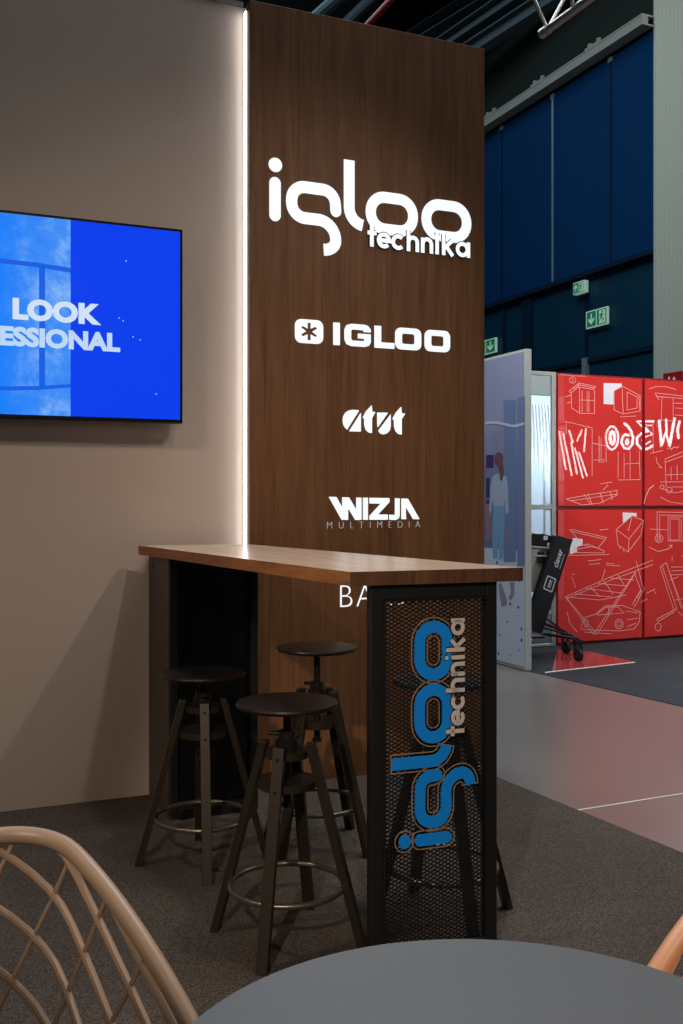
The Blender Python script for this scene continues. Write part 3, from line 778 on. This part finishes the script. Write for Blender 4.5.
fig = MB(); pshape(fig, [(493,476),(497,474),(503,474),(507,477),(508.5,490),(509,512),(506,515),(505,498),(504.5,506),(494,506),(493,498),(491.5,514),(489.5,510),(491,488)], .0014)
fig.build('printed_figure', pmat('print_white_jacket', srgb(164,180,206)), prt)
m = MB(); pshape(m, [(494,506),(504.5,506),(505,522),(503.5,558),(499.5,560),(499,530),(498,558),(493.5,557),(492.5,530)], .0014); m.build('printed_trousers', pmat('print_pale_blue', srgb(122,164,200)), prt)
m = MB(); pshape(m, [(495.5,455),(498.5,452),(502,453),(504,457),(503,461),(504,467),(504.5,474),(502.5,481),(500.5,480),(500,472),(498,466),(495.5,464),(494.5,460)], .0018); m.build('printed_hair', pmat('print_brown', srgb(116,86,96)), prt)
m = MB(); pshape(m, [(499,584),(502,583),(507.5,600),(507,604),(502,606),(500.5,598)], .0014); pshape(m, [(510,582),(515,582),(514.5,594),(511,600),(509,598),(511.5,592)], .0014); m.build('printed_feet', pmat('print_shoe', srgb(146,140,168)), prt)
m = MB(); m.stroke(XPm, [pp(485.5,423.5),pp(492,422.5),pp(499,423),pp(506,424.5),pp(512,426),pp(516,426),pp(524.8,423.5)][::-1], .02, 0, .0016); m.build('reflection_line', pmat('reflection_white', srgb(196,202,222)), prt)  # glass reflection drawn as a pale stroke over the print

# ------------------------------------------------------------------ red display wall and silver-framed mirror
YR = 7.32; ZR = 2.413
rw = thing('red_display_wall', 'tall glossy red panel wall covered with white line sketches', 'display wall', (6.2,YR+.04,.005))
cols = [atY(556.5,500,YR).x, atY(643.6,500,YR).x]; cw = cols[1]-cols[0]; cols += [cols[1]+cw, cols[1]+2*cw]
rows = [.012, atY(600,508,YR).z, ZR]
MB().box((cols[0],YR+.022,.0065),(cols[3],YR+.07,ZR)).build('backing_frame', M['redframe'], rw)
panels = {}
for ci in range(3):
    for ri in range(2):
        g = .028
        panels[ci,ri] = MB().box((cols[ci]+g*.6,YR,rows[ri]+g*.6),(cols[ci+1]-g*.6,YR+.021,rows[ri+1]-g*.6)).build('red_panel', M['red'], rw, bevel=.003)
RP = yplane(YR-.0006)
def rp_(u, v): p = atY(u,v,YR); return (p.x,p.z)
def sketch(panel, lines, w=.009, fills=(), mat='sketch'):
    m = MB()
    for i,l in enumerate(lines):
        q = [rp_(*p) for p in l]
        m.stroke(RP, q, w, 0, .0012+.00004*(i%20))
    for l in fills:
        q = [rp_(*p) for p in l]
        if sum(q[i][0]*q[(i+1)%len(q)][1]-q[(i+1)%len(q)][0]*q[i][1] for i in range(len(q))) < 0: q.reverse()
        m.poly(RP, q, 0, .0009)
    return m.build('sketch' if mat == 'sketch' else 'printed_patch', M[mat], panels[panel])
def circ(u, v, r, ry=None, n=14): return [(u+r*math.cos(2*PI*i/n), v+(ry or r)*math.sin(2*PI*i/n)) for i in range(n+1)]
def rect(a, b, c, d): return [(a,b),(c,b),(c,d),(a,d),(a,b)]
# upper left panel
sketch((0,1), [circ(572.5,380,3.2), [(572.5,378),(572.5,382)],
  [(569,391),(579,383),(595.5,386.5),(593,389.5),(578.5,387),(570.5,393),(569,391)], [(577,384.5),(594,388)], [(573,389),(579.5,385)], [(571,392),(571.5,408),(580,413.5),(594.5,413.5),(594.5,390)], [(579.5,387),(579.5,413)], [(582,391),(582,412)], [(587,391),(587,412)], [(588.8,391),(588.8,412)], [(580,400),(594,400.5)], [(565,397),(571,395)], [(567,403),(571,402)],
  [(614,391),(622,386),(638.5,395),(640,411),(623,414),(614,410),(614,391)], [(622,387),(623,413)], [(627,392),(637,397),(637,408),(627,410),(627,392)], [(640,395),(640,410)],
  [(565.5,421.5),(592,428),(592,476)], [(566,422),(566,434)], [(599,436),(599,462),(604,462)], [(601,438),(601,460)], [(606,430),(606,462)], [(592,443),(606,446)], [(593,460),(606,460)],
  [(624,453),(624,478)], [(630,451),(630,479)], [(639,450),(640,478)], [(618,480),(640,479.5)], [(625,464),(640,463)], [(618,452),(618,478)], [(620,417),(636,416)],
  [(566,499),(588,495),(617,490.5),(617,495),(600,503),(582,505)], [(566,499),(577,503),(582,505)], [(570,501),(617,494)], [(588,494),(592,505)], [(600,492.5),(603,503)], [(608,485),(603,490)], [(600,484),(612,482)], [(584,494),(590,504)], [(610,491),(612,500)]], .0050)
sketch((0,1), [], fills=[[(603.5,383),(621.5,383.5),(621.5,387),(613.5,391.5),(613.5,404.5),(603.5,404)]], mat='sketchfill')
# upper right panel
sketch((1,1), [[(649,389),(656,386.5),(665,386.5),(676,389.5)], [(655,393),(660,393.5),(683,396)], [(656,396.5),(683,398.5)], [(655,393),(659,400)], [(662,397),(661,420),(672,421)], [(673,398),(673,421)], [(673,403),(690,404)], [(675,408),(683,408.5)], [(675,415),(690,416)],
  [(653,423),(653,452)], [(650,453.5),(663,450.5)], [(667,449.5),(669,447.5),(671,449.5),(674,447),(677,448),(679,446)], [(656,457),(657,463),(661,467)], [(662,468),(658.5,467)],
  [(665,459),(690,449)], [(665,459),(666,487)], [(666,462),(690,453)], [(671,467),(671,480)], [(677,465),(677,480)], [(660,482),(690,482)], circ(669,490,3,3), [(663,489),(675,493),(690,489)], [(660,497),(670,502),(690,505)], circ(662,487,2,2), [(672,487),(690,487)], [(666,475),(690,474)]], .0050)
# lower left panel
sketch((0,0), [[(569.5,530),(572,529.5),(606.5,537.5),(598,548),(583,545)], [(570,530),(577,538),(583,545)], [(572,531.5),(604,539)], [(574,549.5),(579,546),(588,544),(597,548),(604,551),(604,553),(574,552.5),(574,549.5)], [(578,549),(590,547)], [(568,555.5),(609,554.5)], [(600,530),(608,529)],
  [(616,529.5),(632,516),(643.5,520.5),(629,539),(616,529.5)], [(616,529.5),(618,545),(628,552),(629,539)], [(643.5,520.5),(641,535),(628,552)], [(632,517),(628,531)], [(619,546),(620,549)], [(623,549),(624,552)],
  [(588,561),(601,559.5)], [(589,564.5),(600,563.5)], [(606,563),(614,564)], [(606,565),(620,566)],
  [(571.5,574),(574.5,574.5)], [(572,577),(575.5,588)], [(605,569),(602,580)],
  [(565,597),(609,577.5),(653,560)], [(566,599),(611,580),(653,564.5)], [(565,597),(593,634),(597,634),(636,572)], [(567,598.5),(595,632)], [(595,632),(634,574)], [(565,597),(600,600),(626,595)], [(575,594),(612,597)], [(586,588.5),(622,593)], [(598,583.5),(628,586)], [(610,578),(634,580)], [(590,587),(600,597)], [(604,581),(613,594)], [(618,575),(624,585)],
  [(636,561),(643,588)], [(634,572),(641,591),(637,598)], [(645,587),(634,607)], [(641,589),(632,605)],
  [(581,629),(583,618),(596,614),(605,606),(622,605.5),(632,609),(640,612),(639,622),(634,629),(620,631),(590,630),(581,629)], [(597,614),(606,607),(618,607),(624,613),(597,615)], [(608,607),(609,614)], circ(619,624,4,5), circ(619,624,2.2,2.8), circ(586,623,2.2,4), [(584,632),(612,634)], [(626,611),(638,613)], [(627,620),(638,618)], [(627,627),(636,623)], [(567,612),(570,624),(577,632)]], .0050)
sketch((0,0), [], fills=[[(573,538),(582.5,539),(582.5,545),(577,547),(577,552),(570,554.5),(570,546)],[(622.5,512.5),(636.5,513),(636.5,516.5),(632,515.5),(623,523)]], mat='sketchfill')
# lower right panel
sketch((1,0), [[(657,542),(657,512),(690,512.5)], [(659.5,541),(659.5,515),(690,515.5)], rect(668,517,690,541), rect(670,519,679,540), [(681,519),(681,540)], circ(659,538.5,4,4), circ(659,538.5,2,2), [(650,529),(668,530)], [(649,547),(658,551.5),(668,549),(672,545)], [(672,545),(669,545.5)], [(672,545),(671.5,548)],
  [(647,593),(655,589)], [(641,602),(647,599)], [(654,591),(656,594)], [(660,567),(666,562.5),(683,609)], [(660,567),(674,611)], [(662,566),(677,610)], [(667,565),(681,608)], [(674,612),(658,621.5),(657,619),(676,609)], circ(658,627,3,4), [(671,567),(690,567)], [(671,571),(690,570)], [(671,575),(690,574)], [(670,580),(678,577)], [(675,600),(690,598)], [(678,612),(690,621)], [(684,570),(684,600)], [(672,561),(672,556)], [(681,556),(690,555)]], .0050)
sketch((1,1), [[(654,485),(649,489),(645.5,497),(643.8,504)]], .008)
# mirror strip
mi = thing('mirror_panel', 'narrow silver-framed mirror panel left of the red wall', 'mirror', (5.1,YR,.005))
mx0 = 4.93; mx1 = cols[0]-.004; zs = [.0065, .30, 1.228, ZR]
m = MB(); fw = .045
m.box((mx0,YR+.0,.0065),(mx0+.03,YR+.05,ZR)); m.box((mx1-fw,YR,.0065),(mx1,YR+.05,ZR))
m.box((mx0+.03,YR,ZR-.035),(mx1-fw,YR+.05,ZR)); m.box((mx0+.03,YR,1.205),(mx1-fw,YR+.05,1.25)); m.box((mx0+.03,YR,.285),(mx1-fw,YR+.05,.32)); m.box((mx0+.03,YR,.0065),(mx1-fw,YR+.05,.03))
m.box((mx1-fw-.012,YR-.006,1.78),(mx1-fw-.08,YR,1.795)) if False else None
m.build('mirror_frame', M['silver'], mi, bevel=.003)
for a_,b_ in ((.03,.285),(.32,1.205),(1.25,ZR-.035)): MB().box((mx0+.03,YR+.012,a_),(mx1-fw,YR+.03,b_)).build('mirror_pane', M['mirror'], mi)

# ------------------------------------------------------------------ case on a trolley
YC = 6.86
CPL = yplane(YC)
def cp(u, v): p = atY(u,v,YC); return (p.x,p.z)
fc = thing('equipment_case', 'slim black case with white lettering leaning on a trolley by the mirror', 'case', (4.95,YC+.1,.25))
q = [cp(556.7,536),cp(572.3,540),cp(541.5,633),cp(526,629)]
MB().poly(CPL, q[::-1], -.055, 0).build('case_body', M['case'], fc, bevel=.006)
ax = (Vector(q[0])-Vector(q[3])).normalized(); ay = Vector((-ax.y,ax.x)); og = Vector(q[3])
def CL(a, b, h): p = og+ax*a-ay*b; return (p.x, YC-.0008-h, p.y)
Lc = (Vector(q[0])-Vector(q[3])).length; wc = (Vector(q[1])-Vector(q[0])).length
m = MB(); CLr = lambda a,b,h: CL(a, wc*.66-b, h); text(m, CLr, 'clever', (Lc*.70,0,Lc*.89,.052), 0, .0015, .02); m.stroke(CLr, [(Lc*.70,-.022),(Lc*.86,-.022)], .004, 0, .0012)
lab(m.build('case_lettering', M['caseprint'], fc), 'white lettering')
m = MB(); m.stroke(CLr, rrect(Lc*.45,-.018,Lc*.585,.068,.008,3), .010, 0, .0015, closed=True); m.stroke(CLr, [(Lc*.475,.012),(Lc*.56,.012)], .006, 0, .0014); m.stroke(CLr, [(Lc*.475,.030),(Lc*.56,.030)], .012, 0, .0014)
lab(m.build('case_emblem', M['caseprint'], fc), 'white square emblem')
YB = YC+.062
def bp(u, v): p = atY(u,v,YB); return (p.x,p.z)
tb = thing('tool_bag', 'grey canvas bag with black box on top behind the slim black case', 'bag', (4.95,YB+.1,.3))
q2 = [bp(541,548),bp(553,549),bp(541,592),bp(526,590)]
MB().poly(yplane(YB), q2[::-1], -.16, 0).build('bag_body', M['canvas'], tb, bevel=.01)
q2 = [bp(542,534),bp(554.5,537),bp(552,547.5),bp(540,546)]
MB().poly(yplane(YB), q2[::-1], -.14, 0).build('top_box', M['case'], tb, bevel=.004)
for a_ in ((544,537),(547.5,544)):
    p = bp(*a_); MB().poly(yplane(YB-.001), rrect(p[0]-.005,p[1]-.025,p[0]+.035,p[1]+.01,.004,2), 0, .0015).build('box_label', M['caseprint'], tb)
m = MB(); m.tube([(bp(533,547)[0],YB-.012,bp(533,547)[1]),(bp(548,548)[0],YB-.012,bp(548,548)[1]),(bp(547,556)[0],YB-.012,bp(547,556)[1]),(bp(533,556)[0],YB-.012,bp(533,556)[1])],.008,8); m.build('carry_handle', M['silver'], tb)
MB().box((bp(537,552)[0],YB-.012,bp(537,563)[1]),(bp(543.5,552)[0],YB-.001,bp(537,552)[1])).build('buckle', M['case'], tb)
tl = thing('hand_trolley', 'black two-wheeled folding hand trolley under the slim black case', 'trolley', (5.2,6.7,.005))
wr = .047
w1 = atZ(578.3,661,.006); w2 = atZ(566,653,.006)
for w_ in (w1,w2):
    x,y = w_.x,w_.y
    wh = MB().tube([(x-.016,y,wr+.007),(x+.016,y,wr+.007)],wr,28).build('wheel', M['rubber'], tl, True)
    MB().tube([(x-.019,y,wr+.007),(x+.019,y,wr+.007)],wr*.45,16).build('wheel_hub', M['steel'], wh, True)
    m = MB(); m.bar((x-.026,y,wr+.007),(x-.026,y+.01,.16),.03,.012); m.bar((x+.026,y,wr+.007),(x+.026,y+.01,.16),.03,.012); m.box((x-.034,y-.02,.155),(x+.034,y+.03,.175)); m.build('wheel_fork', M['black'], tl)
m = MB(); c1 = Vector((w1.x,w1.y+.01,.182)); c2 = Vector((w2.x,w2.y+.01,.182))
for c_, (u,v) in ((c1,(543,634)),(c2,(545,624))):
    p = atY(u,v,YC-.03 if c_ is c1 else YC-.06); m.tube([c_,p],.012,8)
    m.tube([c_+Vector((-.05,0,.03)),Vector(p)+Vector((0,0,.05))],.008,8)
m.tube([c1,c2],.012,8); m.build('trolley_frame', M['black'], tl, True)
m = MB(); p = cp(527,636); m.box((p[0]-.02,YC-.05,p[1]-.02),(p[0]+.14,YC+.20,p[1]-.004)); m.build('toe_plate', M['black'], tl)

# ------------------------------------------------------------------ exit signs and fire sign
def exit_sign(u0, u1, v0, v1, up, label, loc_x=XB-.03, sw=0):
    ya = atX(u0,(v0+v1)/2,loc_x).y; yb = atX(u1,(v0+v1)/2,loc_x).y; um = (u0+u1)/2
    zt = atX(um,v0,loc_x).z; zb = atX(um,v1,loc_x).z
    t = thing('exit_sign', label, 'sign', (loc_x,(ya+yb)/2,zb), 0, 'green exit signs on the hall wall')
    MB().box((loc_x,min(ya,yb),zb),(XB-.002,max(ya,yb),zt)).build('sign_box', M['exitwhite'], t, bevel=.004)
    P = lambda a,b,h: (loc_x-.001-h, ya+(yb-ya)*((a+sw*.94) if (sw and a < .5) else (a-sw*.94) if sw else a), zb+(zt-zb)*b)
    def sh(mb, pts, h0, h1): mb.poly(P, pts, h0, h1)
    m = MB(); sh(m,[(.05,.07),(.47,.07),(.47,.93),(.05,.93)],0,.001); sh(m,[(.52,.07),(.95,.07),(.95,.93),(.52,.93)],0,.001)
    lab(m.build('green_field', M['green'], t), 'green field')
    m = MB()
    ar = [(.23,.82),(.29,.82),(.29,.45),(.40,.58),(.40,.44),(.26,.18),(.12,.44),(.12,.58),(.23,.45)]
    if up: ar = [(x,1-y) for x,y in ar][::-1]
    sh(m, ar[::-1], .001, .002)
    m.build('arrow', M['exitwhite'], t)
    m = MB()
    sh(m, [(.62,.12),(.90,.12),(.90,.88),(.62,.88)], .001, .002)
    m.build('doorway', M['exitwhite'], t)
    m = MB()
    for s in ([(.70,.70),(.78,.72),(.76,.46),(.68,.48)], [(.70,.50),(.75,.50),(.68,.30),(.58,.26),(.58,.31),(.65,.34)], [(.72,.48),(.77,.46),(.84,.34),(.80,.20),(.77,.21),(.79,.34)], [(.76,.70),(.84,.58),(.83,.54),(.74,.62)], [(.70,.68),(.63,.58),(.65,.55),(.72,.62)]): sh(m, s if False else s, .002, .003)
    m.poly(P, arc(.765,.79,.035,0,360,10,.06)[:-1], .002, .003)
    m.build('running_figure', M['green'], t)
    return t
exit_sign(585.8,607.6,309,326.5,False,'green exit sign with white down arrow on the dark blue wall beside the column')
exit_sign(573,584,281.5,293.5,True,'small green exit sign with up arrow, the highest of the exit signs', XB-.075)
exit_sign(476,496,340,354.5,False,'green exit sign half hidden behind the edge of the oak panel', XB-.03, .5)
fx = 7.95
fs = thing('fire_sign', 'small red fire equipment sign peeking over the top of the red wall', 'sign', (fx,9.0,2.2))
y1 = atX(663,375,fx).y; y2 = atX(681,373,fx).y; z2 = atX(672,372.3,fx).z
MB().box((fx,y2,z2-.26),(fx+.03,y1,z2)).build('sign_plate', M['firered'], fs)
P = lambda a,b,h: (fx-.001-h, y1+(y2-y1)*a, z2-.26+.26*b)
MB().poly(P,[(.30,.15),(.40,.15),(.40,.82),(.30,.82)],0,.001).build('pictogram', M['caseprint'], fs)
MB().poly(P,arc(.62,.5,.10,0,360,12,.30)[:-1],0,.001).build('pictogram', M['caseprint'], fs)
MB().tube([(fx+.031,(y1+y2)/2,z2-.1),(8.149 if False else XB+.03,(y1+y2)/2,z2-.1)],.012,8).build('sign_arm', M['steel'], fs)

# ------------------------------------------------------------------ the stand opposite (seen only as reflections in the red wall, mirror and floor)
YN = 4.30; YV = 2*YR-YN
def vz(u, v): p = atY(u,v,YV); return (p.x,p.z)
NP = lambda a,b,h: (a, YN+h, b)
ns = thing('neon_sign', 'white tube lettering hung over the stand opposite, mirrored in the red wall', 'sign', (9.2,YN,2.2))
def ntube(m, pts, r=.014, closed=False):
    m.tube([NP(p[0],p[1],.03) for p in pts], r*1.35, 8, closed)
def nglyph(m, pts_px, closed=False, r=.013): ntube(m, [vz(*p) for p in pts_px], r, closed)
m = MB()
nglyph(m, circ(610.5,438,6.2,11.5,24)[:-1], True, .009); nglyph(m, circ(610.8,438,2.2,6.5,16)[:-1], True, .014)
nglyph(m, [(622.5,423.5),(626,426),(629.5,431),(631.5,438),(630.5,445),(627,449),(622.5,448),(620,443),(620.5,438),(623.5,434.5),(627.5,435.5)], False, .012); nglyph(m, circ(625.6,442,1.3,3,12)[:-1], True, .008)
nglyph(m, [(652,421.5),(635.5,421.5),(646,432),(640,433.5),(635.5,438),(635.5,444),(639.5,448.5),(646,449),(651.5,445.5)], False, .012); nglyph(m, [(650,425.5),(642,425.5),(650.5,434.5),(644,437),(640.5,441),(643,445),(649,441.5)], False, .007)
nglyph(m, [(657.5,420),(660,446),(664,432),(668,446),(673,418)], False, .013); nglyph(m, [(664.5,419),(665,433)], False, .010)
nglyph(m, [(678,421),(676,430),(677,439)], False, .012)
m.build('tube_lettering', M['neon'], ns, True)
x0_,z0_ = vz(600,455); x1_,z1_ = vz(700,410)
m = MB(); m.box((x0_-.1,YN-.05,z1_+.12),(x1_+.1,YN-.0,z1_+.17)); m.box((x0_-.1,YN-.05,z0_-.1),(x1_+.1,YN,z0_-.05))
for x in (x0_,(x0_+x1_)/2,x1_): m.box((x-.02,YN-.05,.005),(x+.02,YN,z1_+.17))
m.build('support_frame', M['black'], ns)
# glowing strips added in place of brightly lit tinsel, on a frame
xa = vz(556,430)[0]; xb = vz(590,430)[0]; zt_ = vz(572,427)[1]; zb_ = vz(572,480)[1]
tbl = thing('glow_strips', 'made-up frame of glowing white strips in place of lit tinsel, mirrored in the red wall', 'prop', ((xa+xb)/2,YN,.006))
m = MB(); m.box((xa-.02,YN-.06,.0065),(xa,YN-.03,zt_+.05)); m.box((xb,YN-.06,.0065),(xb+.02,YN-.03,zt_+.05)); m.box((xa-.02,YN-.06,zt_+.02),(xb+.02,YN-.014,zt_+.05)); m.box((xa-.02,YN-.06,zb_-.05),(xb+.02,YN-.014,zb_-.02)); m.build('strip_frame', M['black'], tbl)
for pa,pb in (((559,431),(566,470)),((563,433),(572,476)),((569,430),(573,443)),((571,442),(577,474)),((582,430),(577,441)),((586,428),(584,452)),((575,448),(583,478)),((579,452),(587,476))):
    a_ = vz(*pa); b_ = vz(*pb)
    MB().tube([NP(a_[0],a_[1],0),NP(b_[0],b_[1],0)],.010,8).build('glow_strip', M['tube'], tbl, True)
x0_ = 6.2; x1_ = vz(556,430)[0]+.34
struct(MB().box((x0_,YN-.35,.006),(x1_,YN-.30,2.62)).build('wall_opposite', plain('pale_blue_stand_wall', srgb(200,222,238), .6, noise=.1, nscale=3)))
struct(MB().box((x0_,YN-.36,2.63),(x1_,YN-.30,3.6)).build('wall_opposite_upper', M['railgrey']))
m = MB()
for i in range(26):
    x = x0_+.3+(x1_-x0_-.35)*i/25; z = 2.52
    m.tube([(x,YN-.27,z),(x+.02,YN-.25,z-.4),(x-.01+.03*(i%3),YN-.27,z-.75-.08*(i%4))],.010,6)
tag(m.build('tinsel_curtain', plain('white_tinsel', srgb(240,240,240), .3)), 'white tinsel strips hanging on the stand opposite, mirrored in the silver-framed mirror', 'curtain')

# ------------------------------------------------------------------ light
def spot(name, loc, to, power, col, deg=60, blend=.5, size=.06):
    l = bpy.data.lights.new(name,'SPOT'); l.energy = power; l.color = col; l.spot_size = math.radians(deg); l.spot_blend = blend; l.shadow_soft_size = size
    o = bpy.data.objects.new(name, l); COL.objects.link(o); o.location = loc
    o.rotation_euler = (Vector(to)-Vector(loc)).to_track_quat('-Z','Y').to_euler(); return o
def area(name, loc, to, power, col, sx, sy):
    l = bpy.data.lights.new(name,'AREA'); l.shape = 'RECTANGLE'; l.energy = power; l.color = col; l.size = sx; l.size_y = sy
    o = bpy.data.objects.new(name, l); COL.objects.link(o); o.location = loc
    o.rotation_euler = (Vector(to)-Vector(loc)).to_track_quat('-Z','Y').to_euler(); return o
spot('booth_spot', (2.75,2.25,3.75), (1.0,4.3,1.0), 92, (1,.90,.80), 72, .9, .05)
spot('booth_spot', (-1.6,2.6,3.7), (1.0,3.4,.3), 125, (1,.76,.54), 75, .8, .05)
spot('booth_spot', (1.7,2.2,4.1), (1.6,2.7,0), 95, (1,.93,.86), 85, .7, .06)
spot('booth_spot', (-1.3,-1.0,3.0), (1.15,2.6,.5), 440, (1,.86,.70), 24, .7, .06)
spot('booth_spot', (2.6,-.6,3.7), (1.05,.85,.7), 230, (1,.84,.68), 30, .8, .06)
area('front_fill', (.2,-3.2,3.6), (1.2,2.8,.8), 18, (1,.92,.82), 3, 1.2)  # added fill from behind the camera, no fixture there
area('hall_light', (3.3,6,8.5), (3.3,6,0), 520, (.90,.95,1), 3, 8)
area('hall_light', (5.0,13,9.5), (5.0,13,0), 200, (.80,.92,1), 3, 10)
area('hall_light', (9.5,3.5,9), (9.2,9.4,4), 260, (.92,.96,.94), 3, 2)  # added to brighten the front of the column
spot('stand_spot', (5.6,4.2,4.2), (6.0,7.3,1.85), 400, (1,.95,.92), 46, 1.0, .08)
spot('stand_spot', (2.9,5.4,4.0), (4.25,6.9,1.2), 190, (.92,.96,1), 60, .8, .08)
spot('stand_spot', (6.8,6.6,4.2), (6.8,4.0,1.2), 640, (.92,.96,1), 90, .6, .08)  # added to brighten the unseen opposite wall for the mirror
w = bpy.data.worlds.new('hall_air'); w.use_nodes = True; sc.world = w
w.node_tree.nodes['Background'].inputs['Color'].default_value = (.55,.65,.75,1); w.node_tree.nodes['Background'].inputs['Strength'].default_value = .045

vs_ = sc.view_settings; vs_.view_transform = 'Standard'; vs_.look = 'None'; vs_.exposure = 0.0; vs_.gamma = 1.0; vs_.use_curve_mapping = False
sc.cycles.use_denoising = True
sc.cycles.max_bounces = 8
for o in list(bpy.data.objects):
    if '_o' in o: del o['_o']
